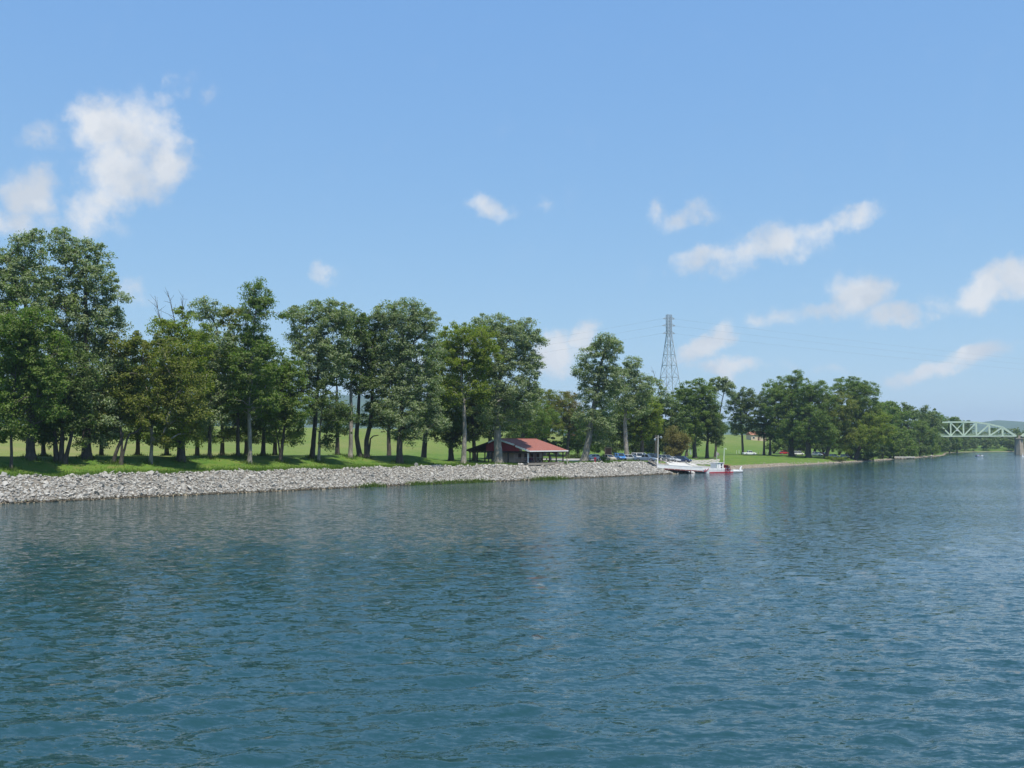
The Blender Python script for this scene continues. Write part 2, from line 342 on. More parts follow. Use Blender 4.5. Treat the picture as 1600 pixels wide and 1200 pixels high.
M_BEACH = stone_mat('beach_cobble', [(.24, .20, .15), (.34, .30, .24), (.42, .38, .31), (.27, .24, .20)], 1.15)

# ------------------------------------------------------------------ terrain: left bank of the river
WL = np.array([(-256, -103), (-160, 11), (-63, 126), (-18, 182), (7, 209), (33, 240), (44, 256), (73, 308), (132, 400), (170, 461), (251, 600), (296, 700), (340, 790), (430, 885), (700, 990), (1500, 1250), (4200, 1750)], float)
def catmull(p, n=24):
    o = []
    q = np.vstack([2 * p[0] - p[1], p, 2 * p[-1] - p[-2]])
    for i in range(1, len(q) - 2):
        for k in range(n):
            u = k / n; a, b, c, d = q[i - 1], q[i], q[i + 1], q[i + 2]
            o.append(.5 * (2 * b + (c - a) * u + (2 * a - 5 * b + 4 * c - d) * u * u + (3 * b - a - 3 * c + d) * u ** 3))
    o.append(p[-1]); return np.array(o)
BK = catmull(WL); BT = np.concatenate([[0], np.cumsum(np.linalg.norm(np.diff(BK, axis=0), axis=1))])
BT -= BT[np.argmin(np.linalg.norm(BK - np.array((-63, 126)), axis=1))]
def t_of(x, y): return BT[np.argmin(np.hypot(BK[:, 0] - x, BK[:, 1] - y))]
T_B0, T_B1 = 86., 102.; T_RIP = t_of(36, 244); T_C = t_of(66, 296); T_BR = t_of(170, 461)
_kt = [-1e4, t_of(170, 461), t_of(251, 600), t_of(340, 790), t_of(700, 990), 1e5]
_ka = [math.atan2(.6, -.8), math.atan2(.6, -.8), math.atan2(.85, -.52), math.atan2(.95, -.3), math.atan2(1, -.05), math.atan2(1, 0.)]
TD = np.linspace(BT[0], BT[-1], 6000); TX = np.interp(TD, BT, BK[:, 0]); TY = np.interp(TD, BT, BK[:, 1]); TA = np.interp(TD, _kt, _ka)
TDX, TDY = np.cos(TA), np.sin(TA)
def bank(t, s):
    a = np.interp(t, _kt, _ka)
    return np.interp(t, BT, BK[:, 0]) + np.cos(a) * s, np.interp(t, BT, BK[:, 1]) + np.sin(a) * s
def ts_of(X, Y):
    """bank coordinates of world points: along the water's edge and inland"""
    X = np.atleast_1d(np.asarray(X, float)); Y = np.atleast_1d(np.asarray(Y, float)); t = np.empty(X.shape); s = np.empty(X.shape)
    for i in range(len(X)):
        dx = X[i] - TX; dy = Y[i] - TY
        k = np.argmin(np.abs(dx * TDY - dy * TDX)); t[i] = TD[k]; s[i] = dx[k] * TDX[k] + dy[k] * TDY[k]
    return t, s
SK = np.array([-60, -6, 0, 2.5, 5, 7, 15, 22, 60, 130, 250, 600, 1500, 7000.])
ZA = np.array([-6, -1.6, 0, 1.6, 3.1, 3.4, 5.45, 5.4, 5.0, 9.0, 12, 16, 25, 40.])
ZB = np.array([-6, -1.6, 0, 1.6, 3.0, 3.2, 3.35, 3.4, 3.5, 6.5, 11, 16, 25, 40.])
ZC = np.array([-6, -.7, 0, .45, .9, 1.15, 1.6, 2.0, 3.0, 11, 15, 18, 25, 40.])
def sm(a, b, x): u = np.clip((x - a) / (b - a), 0, 1); return u * u * (3 - 2 * u)
def z_ts(t, s):
    za = np.interp(s, SK, ZA) + np.where(s > 7, np.clip((s - 7) / 8, 0, 1) * np.interp(t, [-20, 90], [.25, -.5]) * np.clip((130 - s) / 60, 0, 1), 0)
    zb = np.interp(s, SK, ZB); zc = np.interp(s, SK, ZC)
    w1 = sm(T_B0, T_B1, t); w2 = sm(T_RIP - 2, T_C, t)
    z = za * (1 - w1) + zb * w1; z = z * (1 - w2) + zc * w2
    u = np.clip((s - 4) / 6, .12, 1) * (s > 0)
    z = z + u * (.10 * np.sin(t * .31 + 1.3 * np.sin(s * .23)) + .07 * np.sin(t * .83 + s * .37)) * np.clip(1.5 - s / 80, .3, 1)
    return z
def ground_z(x, y):
    t, s = ts_of(x, y); return float(z_ts(t, s)[0])
def on(x, y, dz=0.0): return Vector((x, y, ground_z(x, y) + dz))
def depth_s(px, s0):
    """distance at which the sight line of a photo column reaches s0 metres inland"""
    d = np.arange(100., 900., 1.); t, s = ts_of((px - 800) / FPX * d, d)
    return float(d[np.argmax(s >= s0)])

tg = np.concatenate([np.arange(BT[0], 480, 2.0), np.arange(480, 1100, 8.), np.linspace(1100, BT[-1], 40)])
sg = np.concatenate([[-60, -30, -14, -6, -3, -1.5, -.7], np.arange(0, 8, .8), np.arange(8, 26, 1.5), np.arange(26, 70, 4), np.arange(70, 260, 12), [270, 300, 360, 450, 600, 900, 1500, 3000, 5000, 7000]])
TT, SS = np.meshgrid(tg, sg, indexing='ij')
GX, GY = bank(TT, SS); GZ = z_ts(TT, SS)
V = np.stack([GX, GY, GZ], -1).reshape(-1, 3); nt, ns = TT.shape
idx = np.arange(nt * ns).reshape(nt, ns)
F = np.stack([idx[:-1, :-1], idx[1:, :-1], idx[1:, 1:], idx[:-1, 1:]], -1).reshape(-1, 4)[:, ::-1]
me = mesh_np('ground', V, F, M_GROUND, smooth=True)
ca = me.color_attributes.new('zone', 'FLOAT_COLOR', 'POINT')
zone = np.zeros((len(V), 4), np.float32); zone[:, 3] = 1
tt, ss = TT.ravel(), SS.ravel()
zone[:, 0] = (ss < 5.4) * (ss > .3) * (tt < T_RIP + 6)
zone[:, 1] = (ss < .3) * (tt < T_RIP + 6) + np.clip((5.5 - ss) / 2, 0, 1) * (tt >= T_RIP + 6) * np.where(tt > t_of(95, 345), np.clip((2.6 - ss) / 1.5, 0, 1), 1)
zone[:, 2] = np.where(tt < T_B1, np.clip((ss - 22) / 6, 0, 1), np.clip((ss - 75) / 40, 0, .6))
ca.data.foreach_set('color', zone.ravel())
ground = link(bpy.data.objects.new('ground', me)); tag(ground, 'grassy riverbank and rising field behind the trees', 'ground', kind='structure')

# water sheet to the horizon
def graded(a, k0, k): 
    o = [a[0]]
    while o[-1] < a[1]: o.append(o[-1] + k0 + k * o[-1])
    return np.array(o)
ys = np.concatenate([[-700, -300, -100, -30, -5, 5], graded((12, 330), .04, .0085), [345, 370, 410, 480, 600, 800, 1200, 2500, 7800]])
xs = np.concatenate([[-6500, -2000, -700, -300, -180, -120], np.arange(-95, 125, .38), [135, 160, 220, 320, 500, 900, 2000, 6800]])
XX, YY = np.meshgrid(xs, ys, indexing='ij'); ZZ = np.zeros_like(XX); gw = np.random.default_rng(4)
fade = np.clip((300 - YY) / 120, 0, 1) * np.clip((YY - 6) / 8, 0, 1) * np.clip((XX + 95) / 8, 0, 1) * np.clip((125 - XX) / 8, 0, 1)
gust = 1 + .35 * np.sin(XX * .031 + YY * .012 + 1.0) * np.sin(YY * .043 - XX * .009) + .2 * np.sin(XX * .11 + YY * .07)
step = np.maximum(.38, .04 + .0085 * np.maximum(YY, 0))
for k in range(64):
    lam = .95 * (2.2 / .95) ** gw.uniform(0, 1); th = R(-78) + gw.normal(0, .55); kk = 2 * np.pi / lam; am = .0031 * lam ** .9 * gw.uniform(.5, 1.3)
    ph = kk * (math.cos(th) * XX + math.sin(th) * YY) + gw.uniform(0, 6.28)
    ZZ += am * (np.sin(ph) + .25 * np.sin(2 * ph + .8)) * np.clip((lam / step - 2.2) / 1.5, 0, 1)
ZZ *= fade * gust
i2 = np.arange(XX.size).reshape(XX.shape)
me = mesh_np('river', np.stack([XX, YY, ZZ], -1).reshape(-1, 3), np.stack([i2[:-1, :-1], i2[1:, :-1], i2[1:, 1:], i2[:-1, 1:]], -1).reshape(-1, 4), M_WATER, smooth=True)
river = link(bpy.data.objects.new('river', me)); tag(river, 'wide rippled blue green river', 'river', kind='structure')

# far wooded ridge
M_HILL = plain('hill_forest', (.055, .095, .035), .95, .35, .012)
hx = np.linspace(-5200, 5600, 160); hrow = np.linspace(0, 1, 14)
prof = np.interp(hx, [-5200, -2600, -1200, -300, 400, 950, 1500, 2200, 4000, 5600], [150, 215, 235, 200, 150, 108, 100, 92, 120, 100.])
prof = prof + 9 * np.sin(hx * .006) + 6 * np.sin(hx * .017 + 1) + 3 * np.sin(hx * .045)
HV = []
for j, u in enumerate(hrow):
    HV.append(np.stack([hx, 3600 + u * 1900 + 120 * np.sin(hx * .002), 18 + (prof - 18) * np.sin(min(u * 1.35, 1) * math.pi / 2) + 5 * np.sin(hx * .03 + j * 1.7)], -1))
HV = np.array(HV).reshape(-1, 3); i2 = np.arange(len(HV)).reshape(14, 160)
me = mesh_np('hills', HV, np.stack([i2[:-1, :-1], i2[:-1, 1:], i2[1:, 1:], i2[1:, :-1]], -1).reshape(-1, 4), M_HILL, smooth=True)
tag(link(bpy.data.objects.new('hills', me)), 'long wooded ridge fading blue on the horizon', 'hills', kind='structure')

# ------------------------------------------------------------------ riprap: tumbled limestone on the bank
def hull_stone(seed):
    r_ = random.Random(seed); bm = bmesh.new()
    for i in range(9):
        v = Vector((r_.gauss(0, 1), r_.gauss(0, 1), r_.gauss(0, 1))).normalized()
        bm.verts.new((v.x * .66, v.y * .46, v.z * .31))
    res = bmesh.ops.convex_hull(bm, input=bm.verts)
    bmesh.ops.delete(bm, geom=[e for e in res['geom_interior'] if isinstance(e, bmesh.types.BMVert)], context='VERTS')
    bmesh.ops.triangulate(bm, faces=bm.faces); bmesh.ops.recalc_face_normals(bm, faces=bm.faces)
    me = bpy.data.meshes.new('stone'); bm.to_mesh(me); bm.free(); me.materials.append(M_STONE); return me
STONES = [hull_stone(k) for k in range(12)]
SV = [np.array([v.co[:] for v in m.vertices]) for m in STONES]; SF = [np.array([p.vertices[:] for p in m.polygons]) for m in STONES]
riprap = empty('riprap_bank', (0, 0, 0)); tag(riprap, 'sloping bank of tumbled grey limestone blocks along the water', 'riprap', kind='structure')
def rot_mats(n, flat=.5):
    a = rng.uniform(0, 2 * np.pi, n); b = rng.normal(0, flat, n); c = rng.normal(0, flat, n)
    ca_, sa = np.cos(a), np.sin(a); cb, sb = np.cos(b), np.sin(b); cc, sc_ = np.cos(c), np.sin(c); Z = np.zeros(n); O = np.ones(n)
    Rz = np.array([[ca_, -sa, Z], [sa, ca_, Z], [Z, Z, O]]).transpose(2, 0, 1); Ry = np.array([[cb, Z, sb], [Z, O, Z], [-sb, Z, cb]]).transpose(2, 0, 1)
    Rx = np.array([[O, Z, Z], [Z, cc, -sc_], [Z, sc_, cc]]).transpose(2, 0, 1)
    return Rz @ Ry @ Rx
n_st = 20000
st = rng.uniform(-40, T_RIP + 5, n_st); top = 5.25 + .35 * np.sin(st * .4) + .25 * np.sin(st * 1.13)
ssn = .25 + rng.uniform(0, 1, n_st) * (top - .25)
size = np.clip(rng.lognormal(-1.10, .38, n_st), .18, 1.0)
sxw, syw = bank(st, ssn); szw = z_ts(st, ssn) + size * .10
big = np.argsort(-(size * np.where((st > -2) & (ssn > .3), 1, 0) * (150 / np.hypot(sxw, syw))))[:300]
bigset = np.zeros(n_st, bool); bigset[big] = True
RM = rot_mats(n_st); var = rng.integers(0, 12, n_st)
VV = []; FF = []; off = 0
for i in np.where(~bigset)[0]:
    v = SV[var[i]] @ RM[i].T * size[i] + (sxw[i], syw[i], szw[i]); VV.append(v); FF.append(SF[var[i]] + off); off += len(v)
o = link(bpy.data.objects.new('stones', mesh_np('stones', np.concatenate(VV), np.concatenate(FF), M_STONE)), riprap); o['kind'] = 'stuff'
for i in big:
    o = bpy.data.objects.new('stone', STONES[var[i]])
    o.matrix_world = Matrix.Translation((sxw[i], syw[i], szw[i] + .05)) @ Matrix(RM[i].tolist()).to_4x4() @ Matrix.Scale(size[i], 4)
    link(o, riprap)
M_WET = stone_mat('wet_stone', [(.055, .045, .034), (.09, .078, .06), (.13, .115, .09), (.07, .066, .05)], 1.1)
n_w = 2600; wt_ = rng.uniform(-40, T_RIP + 4, n_w); ws_ = rng.normal(.12, .16, n_w); wz_ = np.clip(rng.lognormal(-1.15, .35, n_w), .15, .6); wx_, wy_ = bank(wt_, ws_); RM = rot_mats(n_w)
VV = []; FF = []; off = 0
for i in range(n_w):
    k = i % 12; v = SV[k] @ RM[i].T * wz_[i] + (wx_[i], wy_[i], max(float(z_ts(wt_[i], ws_[i])), -.05) + .04); VV.append(v); FF.append(SF[k] + off); off += len(v)
o = link(bpy.data.objects.new('wet_stones', mesh_np('wet_stones', np.concatenate(VV), np.concatenate(FF), M_WET)), riprap); o['kind'] = 'stuff'
# cobbles along the low shore past the landing
n_c = 3600; ct = rng.uniform(T_RIP + 4, t_of(251, 600), n_c); cs_ = np.abs(rng.normal(1.2, 1.9, n_c)) * np.where(ct > t_of(132, 400), .6, 1) - .3
csz = np.clip(rng.lognormal(-1.3, .45, n_c), .12, .9); cxw, cyw = bank(ct, cs_); czw = z_ts(ct, cs_) + .02; RM = rot_mats(n_c)
VV = []; FF = []; off = 0
for i in range(n_c):
    k = i % 12; v = SV[k] @ RM[i].T * csz[i] + (cxw[i], cyw[i], czw[i]); VV.append(v); FF.append(SF[k] + off); off += len(v)
o = link(bpy.data.objects.new('shore_cobbles', mesh_np('shore_cobbles', np.concatenate(VV), np.concatenate(FF), M_BEACH))); tag(o, 'brownish cobbles strewn along the low shore past the ferry', 'cobbles', kind='stuff')

# ------------------------------------------------------------------ grass tufts and water weeds
M_BLADE = leaf_mat('grass_blade', (.075, .15, .022), (.13, .19, .035), (.10, .17, .03), .3)
M_WEED = leaf_mat('weed_leaf', (.07, .13, .025), (.11, .16, .035), (.10, .15, .03), .3)
def blades(name, X, Y, Z, h, w, lean, mat):
    n = len(X); a = rng.uniform(0, 2 * np.pi, n); dx, dy = np.cos(a) * w / 2, np.sin(a) * w / 2
    lx, ly = rng.normal(0, lean, n) * h, rng.normal(0, lean, n) * h
    V = np.empty((n, 3, 3)); V[:, 0] = np.stack([X - dx, Y - dy, Z], -1); V[:, 1] = np.stack([X + dx, Y + dy, Z], -1); V[:, 2] = np.stack([X + lx, Y + ly, Z + h], -1)
    return link(bpy.data.objects.new(name, mesh_np(name, V.reshape(-1, 3), np.arange(3 * n).reshape(-1, 3), mat)))
n = 42000; t_ = rng.uniform(-30, T_RIP, n); s_ = 5.0 + np.abs(rng.normal(0, 1.5, n)) + .3 * np.sin(t_ * .4); x_, y_ = bank(t_, s_)
tag(blades('grass', x_, y_, z_ts(t_, s_) - .03, rng.uniform(.12, .42, n), rng.uniform(.04, .1, n), .35, M_BLADE), 'rough grass growing over the top edge of the riprap', 'grass', kind='stuff')
def weeds(pxs, spread, n, h):
    X = []; Y = []; Zs = []; H = []
    for (px, lo) in pxs:
        t0 = t_of(*[(px - 800) / FPX * depth_s(px, 0), depth_s(px, 0)])
        m_ = n; t_ = t0 + rng.normal(0, lo, m_); s_ = rng.normal(.15, .3, m_); x_, y_ = bank(t_, s_); X.append(x_); Y.append(y_); Zs.append(np.maximum(z_ts(t_, s_), 0)); H.append(rng.uniform(.2, h, m_))
    return map(np.concatenate, (X, Y, Zs, H))
X, Y, Zs, H = weeds([(575, 1.6), (648, 1.6), (690, 2.2), (720, 2.5), (742, 2.), (850, 2.6), (870, 2.0)], 2, 900, .5)
tag(blades('water_weeds', X, Y, Zs, H, np.full(len(X), .12), .45, M_WEED), 'green weeds growing at the water line below the riprap', 'weeds', kind='stuff')

# ------------------------------------------------------------------ trees
def tubes_np(segs, rads, sides):
    """one mesh out of many tapered segments: segs (n,2,3) rads (n,2)"""
    A, B = segs[:, 0], segs[:, 1]; d = B - A; d /= np.linalg.norm(d, axis=1, keepdims=True) + 1e-9
    up = np.where(np.abs(d[:, 2:3]) < .9, np.array([[0, 0, 1.]]), np.array([[0, 1., 0]])); x = np.cross(d, up); x /= np.linalg.norm(x, axis=1, keepdims=True) + 1e-9; y = np.cross(x, d)
    n = len(A); V = np.empty((n, 2, sides, 3))
    for k in range(sides):
        a = 2 * np.pi * k / sides; q = x * math.cos(a) + y * math.sin(a)
        V[:, 0, k] = A - d * rads[:, :1] * .25 + q * rads[:, :1]; V[:, 1, k] = B + d * rads[:, 1:] * .25 + q * rads[:, 1:]
    base = (np.arange(n) * 2 * sides)[:, None, None]; k = np.arange(sides)
    F = np.stack([k, (k + 1) % sides, sides + (k + 1) % sides, sides + k], -1)[None] + base
    return V.reshape(-1, 3), F.reshape(-1, 4)

def leaf_cloud(C, rc, per, size, g, droop=.0):
    """many small leaf-sized faces round clump centres C"""
    n = len(C); k = g.poisson(per, n) + 4; ci = np.repeat(np.arange(n), k); m = len(ci)
    d = g.normal(size=(m, 3)); d /= np.linalg.norm(d, axis=1, keepdims=True); r_ = g.uniform(0, 1, m) ** .55
    pos = C[ci] + d * (r_ * rc[ci])[:, None] * np.array([1, 1, .62]); pos[:, 2] -= droop * (r_ ** 2) * rc[ci]
    nrm = d * .55 + np.array([-.08, 0, .55]) + g.normal(size=(m, 3)) * .55; nrm /= np.linalg.norm(nrm, axis=1, keepdims=True)
    a = g.normal(size=(m, 3)); u = np.cross(nrm, a); u /= np.linalg.norm(u, axis=1, keepdims=True) + 1e-9; v = np.cross(nrm, u)
    L = (size * g.uniform(.6, 1.35, m))[:, None]; W = L * g.uniform(.45, .75, m)[:, None]
    V = np.stack([pos - u * L * .42 + v * W * .5, pos + u * L * .58 + nrm * L * .1, pos - u * L * .42 - v * W * .5], 1).reshape(-1, 3)
    return V, np.arange(3 * m).reshape(-1, 3)

def grow(trunks, ell, seed, clump=1.0, per=62, leaf=.34, r0=.45, twig=.012, fill=1.5, bare=()):
    """trunks: list of polylines; ell: list of (centre, radii); -> (trunk V,F), (crown V,F), all in local coordinates"""
    g = np.random.default_rng(seed); C = []; RC = []
    for (c, r3) in ell:
        c = np.array(c); r3 = np.array(r3); area = math.pi * r3[0] * r3[2]; n = max(4, int(area * fill / clump ** 2))
        d = g.normal(size=(n, 3)); d /= np.linalg.norm(d, axis=1, keepdims=True); rr = (.22 + .84 * g.uniform(0, 1, n) ** .5)
        C.append(c + d * rr[:, None] * np.maximum(r3 - clump * .2, r3 * .6)); RC.append(clump * g.uniform(.4, 1.55, n))
    C = np.concatenate(C); RC = np.concatenate(RC)
    # skeleton: trunk polylines finely sampled, then every clump joined to a lower, inner node
    nodes = []; par = []; rad_trunk = []
    for ti, (poly, ra) in enumerate(trunks):
        poly = np.array(poly, float); seg = np.linalg.norm(np.diff(poly, axis=0), axis=1); T = np.concatenate([[0], np.cumsum(seg)]); m = max(6, int(T[-1] / .8))
        u = np.linspace(0, T[-1], m); pts = np.stack([np.interp(u, T, poly[:, k]) for k in range(3)], -1)
        pts[1:, :2] += np.cumsum(g.normal(0, .035, (m - 1, 2)), 0)
        flare = 1 + .55 * np.exp(-u / .7)
        rr = ra * (1 - .72 * (u / T[-1]) ** 1.1) * flare
        b = len(nodes); nodes += list(pts); par += [-1] + list(range(b, b + m - 1)); rad_trunk += list(rr)
    n0 = len(nodes); NP = np.array(nodes); rt = np.array(rad_trunk)
    base_z = NP[:, 2].min(); Hh = C[:, 2].max() - base_z
    ok0 = NP[:, 2] - base_z > .22 * Hh if (NP[:, 2] - base_z > .22 * Hh).any() else np.ones(n0, bool)
    order = np.argsort(np.min(np.linalg.norm(C[:, None] - NP[None, ok0], axis=2), axis=1))
    cap = n0 + 4 * len(C) + 10; NN = np.empty((cap, 3)); NN[:n0] = NP; valid = np.zeros(cap, bool); valid[:n0] = ok0; par = np.array(par + [-1] * (cap - n0)); cnt = n0
    tip = []
    for i in order:
        c = C[i]; d = NN[:cnt] - c; L = np.sqrt((d ** 2).sum(1)); cost = L + 1.1 * np.maximum(d[:, 2] + .25 * L, 0); cost[~valid[:cnt]] = 1e9
        j = int(np.argmin(cost)); a = NN[j].copy(); L = np.linalg.norm(c - a); k = 1 if L < 1.6 else (2 if L < 4 else 3); prev = j
        for q in range(1, k + 1):
            u = q / k; p_ = a + (c - a) * u + g.normal(0, .06 * L, 3) * (0 if q == k else 1); p_[2] += .10 * L * math.sin(u * math.pi)
            NN[cnt] = p_; par[cnt] = prev; valid[cnt] = True; prev = cnt; cnt += 1
        tip.append(prev)
    w = np.zeros(cnt)
    w[tip] = 1
    for i in range(cnt - 1, n0 - 1, -1): w[par[i]] += w[i]
    rb = np.minimum(twig * 1.6 * np.sqrt(w + .5) * 1.15, .5 * r0); rb[:n0] = rt
    kids = np.arange(cnt)[par[:cnt] >= 0]; p = par[kids]
    r_in = np.where(p < n0, np.where(kids < n0, rb[p], np.minimum(rb[kids] * 1.15, rb[p])), np.minimum(rb[p], rb[kids] * 1.5))
    segs = np.stack([NN[p], NN[kids]], 1); rads = np.stack([r_in, rb[kids]], 1)
    tk = (kids < n0) | (rads[:, 1] > .09)
    V1, F1 = tubes_np(segs[tk], rads[tk], 8); V2, F2 = tubes_np(segs[~tk], rads[~tk], 4)
    TV = np.concatenate([V1, V2]); TF = np.concatenate([F1, F2 + len(V1)])
    LV, LF = leaf_cloud(C, RC, per, leaf, g, .15)
    for (p0, p1, rr) in bare:                          # dead twigs sticking out of the crown
        p0 = np.array(p0); p1 = np.array(p1); sg_ = []; rd = []
        for q in range(9):
            u = g.uniform(.15, .95); s0 = p0 + (p1 - p0) * u; e0 = s0 + (p1 - p0) * g.uniform(.15, .4) + g.normal(0, .12, 3) * np.linalg.norm(p1 - p0); sg_.append((s0, e0)); rd.append((rr * .45, rr * .15))
        sg_.append((p0, p1)); rd.append((rr, rr * .3))
        V3, F3 = tubes_np(np.array(sg_), np.array(rd), 4); TF = np.concatenate([TF, F3 + len(TV)]); TV = np.concatenate([TV, V3])
    return (TV, TF), (LV, LF)

def tree(label, px, d, trunk_w, lobes, leaf='green', bark='dark', path=None, trunks=None, name='riverbank_tree', group='trees along the riverbank', clump=1.05, per=94, lsize=.32, fill=1.5, bare=(), seed=None, depth_k=.85):
    """crown outline given as lobes (photo column, row, half width, half height) at distance d, turned into metres"""
    x0 = (px - 800) / FPX * d; base = on(x0, d); m = d / FPX
    def loc(x, y, dd=0.): p = P(x, y, d); return (p.x - base.x, dd, p.z - base.z)
    g = random.Random(seed or int(px * 7 + d)); ell = []
    for (lx, ly, rx, ry) in lobes:
        rx *= 1.12; ry *= 1.08
        ell.append((loc(lx, ly, g.uniform(-.35, .35) * rx * m), (rx * m, max(rx, ry) * .5 * m + rx * .5 * m * depth_k, ry * m)))
    tops = sorted(ell, key=lambda e: e[0][2])
    T = []
    ra = trunk_w * m / 2
    if trunks is None and path is None:
        tx = np.mean([e[0][0] for e in tops[-3:]]) * .55; tz = (tops[-1][0][2] - tops[-1][1][2] * .1) * .86
        T.append(([(0, 0, -.3), (0, 0, .6), (tx * .2 + g.uniform(-.15, .15), g.uniform(-.2, .2), tz * .35), (tx * .6, g.uniform(-.4, .4), tz * .65), (tx, 0, tz)], ra))
    else:
        for (pts, k) in (trunks or [(path, 1.)]):
            q = [loc(x, y, i * .12) for i, (x, y) in enumerate(pts)]; q[0] = (q[0][0], q[0][1], -.3 if len(pts) else 0); T.append((q, ra * k))
    B = [(loc(*a), loc(*b), r_) for (a, b, r_) in bare]
    (tv, tf), (lv, lf) = grow(T, ell, seed or int(px * 13 + d * 3), clump, per, lsize, ra, fill=fill, bare=B)
    root = empty(name, base); tag(root, label, 'tree', group)
    link(bpy.data.objects.new('trunk', mesh_np('trunk', tv, tf, BARK[bark], smooth=True)), root)
    link(bpy.data.objects.new('crown', mesh_np('crown', lv, lf, LEAF[leaf])), root)
    return root

D_ = depth_s
tree('tall silvery tree at the far left edge, twin tops against the cloud', 50, D_(50, 13), 14, [(32, 400, 30, 42), (8, 440, 40, 50), (-25, 420, 40, 55), (40, 470, 40, 45), (10, 530, 55, 50), (50, 590, 45, 40), (-20, 600, 50, 60), (52, 370, 16, 18)], 'silver')
tree('tallest silvery tree with a broad crown and thick dark trunk', 137, D_(137, 14), 15, [(98, 385, 26, 28), (130, 400, 34, 32), (150, 440, 32, 38), (95, 445, 40, 42), (120, 500, 52, 45), (155, 510, 34, 42), (110, 570, 55, 50), (165, 570, 32, 36), (150, 640, 45, 36), (156, 686, 13, 14), (170, 676, 14, 14), (196, 464, 12, 8), (180, 490, 12, 12)], 'silver')
tree('dark many stemmed tree between the two tall silvery trees', 96, D_(96, 12), 9, [(85, 620, 42, 42), (112, 585, 38, 45), (70, 655, 32, 22), (118, 655, 28, 24), (76, 684, 14, 12), (122, 690, 10, 10)], 'dark', trunks=[([(90, 716), (84, 680), (80, 630)], 1), ([(96, 716), (97, 670), (100, 600)], 1), ([(101, 716), (109, 685), (118, 620)], .8)])
tree('bright green feathery tree in front at the left edge, close above the riprap', 20, D_(20, 8.5), 5, [(45, 505, 46, 28), (15, 530, 40, 35), (60, 545, 42, 36), (20, 585, 42, 40), (70, 600, 32, 30), (10, 640, 36, 30), (78, 640, 22, 18), (4, 680, 16, 12), (36, 672, 16, 14)], 'green', clump=.9)
tree('leaning forked tree with an olive crown beside the thick trunk', 183, D_(183, 11), 6, [(205, 565, 34, 38), (198, 535, 26, 22), (182, 615, 34, 34), (160, 660, 24, 22), (212, 640, 22, 28)], 'olive', trunks=[([(176, 719), (184, 700), (190, 685), (186, 650), (190, 600)], 1), ([(189, 690), (200, 679), (216, 674), (225, 650)], .75), ([(189, 719), (189, 690), (190, 676)], 1.0)])
tree('olive tree with pale crooked bare limbs near the riprap', 235, D_(235, 10.5), 6, [(256, 560, 36, 38), (238, 605, 38, 34), (290, 600, 34, 32), (222, 650, 26, 20), (300, 640, 26, 24), (262, 640, 30, 24), (258, 684, 16, 14), (300, 674, 16, 16)], 'olive', 'pale', path=[(235, 724), (236, 690), (235, 668), (241, 650), (246, 625), (246, 590)])
tree('tall thin topped tree with dead twigs above the olive trees', 284, D_(284, 12), 13, [(258, 515, 26, 26), (282, 505, 22, 26), (272, 555, 42, 34), (308, 540, 28, 34), (285, 600, 40, 36), (290, 675, 36, 22), (265, 685, 20, 16)], 'lime', bare=[((255, 520), (242, 462), .07), ((275, 510), (262, 455), .08), ((285, 500), (286, 460), .07)], fill=1.15)
tree('slim dark stemmed tree with a ragged grey green crown', 328, D_(328, 14), 6, [(322, 490, 24, 24), (338, 535, 32, 36), (322, 590, 34, 40), (335, 640, 30, 30), (318, 678, 14, 12)], 'silver', fill=1.15)
tree('olive crowned tree on a thin dark trunk left of the pale trunk', 373, D_(373, 14), 6, [(362, 495, 26, 24), (375, 540, 32, 36), (352, 580, 36, 36), (350, 630, 34, 28), (360, 676, 13, 10)], 'olive')
tree('tree with a tall narrow plume on a pale straight trunk', 390, D_(390, 9.5), 7, [(403, 462, 24, 24), (404, 490, 22, 24), (396, 525, 22, 26), (392, 575, 38, 32), (418, 560, 26, 34), (368, 615, 36, 26), (402, 625, 36, 28), (440, 492, 6, 4)], 'green', 'pale', path=[(390, 722), (390, 670), (391, 610), (396, 540), (402, 480)])
tree('shadowy full crowned tree just behind the pale straight trunk', 412, D_(412, 18), 7, [(415, 585, 34, 36), (425, 620, 34, 34), (400, 650, 32, 24)], 'dark')
tree('low forked green tree before the gap in the tree row', 440, D_(440, 11), 6, [(440, 600, 34, 34), (455, 580, 24, 28), (425, 640, 32, 24), (466, 640, 24, 28), (445, 665, 26, 16), (464, 684, 10, 12), (424, 684, 10, 10)], 'green', trunks=[([(438, 722), (441, 695), (446, 665), (448, 620)], 1), ([(440, 698), (432, 680), (428, 655)], .6)])
tree('tall dark tree with a spreading broken top right of the gap', 489, D_(489, 13), 8, [(470, 492, 22, 16), (498, 484, 28, 20), (528, 490, 26, 22), (482, 520, 34, 26), (515, 525, 36, 30), (490, 560, 40, 32), (525, 570, 26, 32), (478, 600, 22, 20), (455, 488, 9, 8)], 'silver', path=[(488, 715), (492, 670), (496, 620), (500, 560), (504, 510)])
tree('young pale stemmed tree in front of the tall dark tree', 499, D_(499, 9.5), 5, [(512, 630, 30, 26), (530, 650, 26, 24), (508, 605, 18, 20), (520, 672, 20, 14), (512, 692, 8, 12)], 'dark', 'pale', path=[(498, 723), (500, 690), (502, 650), (506, 610)])
tree('slender tree on a smooth pale trunk, crown starting high up', 548, D_(548, 13), 7, [(548, 505, 26, 24), (556, 540, 30, 36), (540, 570, 26, 34), (560, 595, 26, 26)], 'dark', 'pale', path=[(547, 715), (550, 660), (549, 600), (552, 530)])
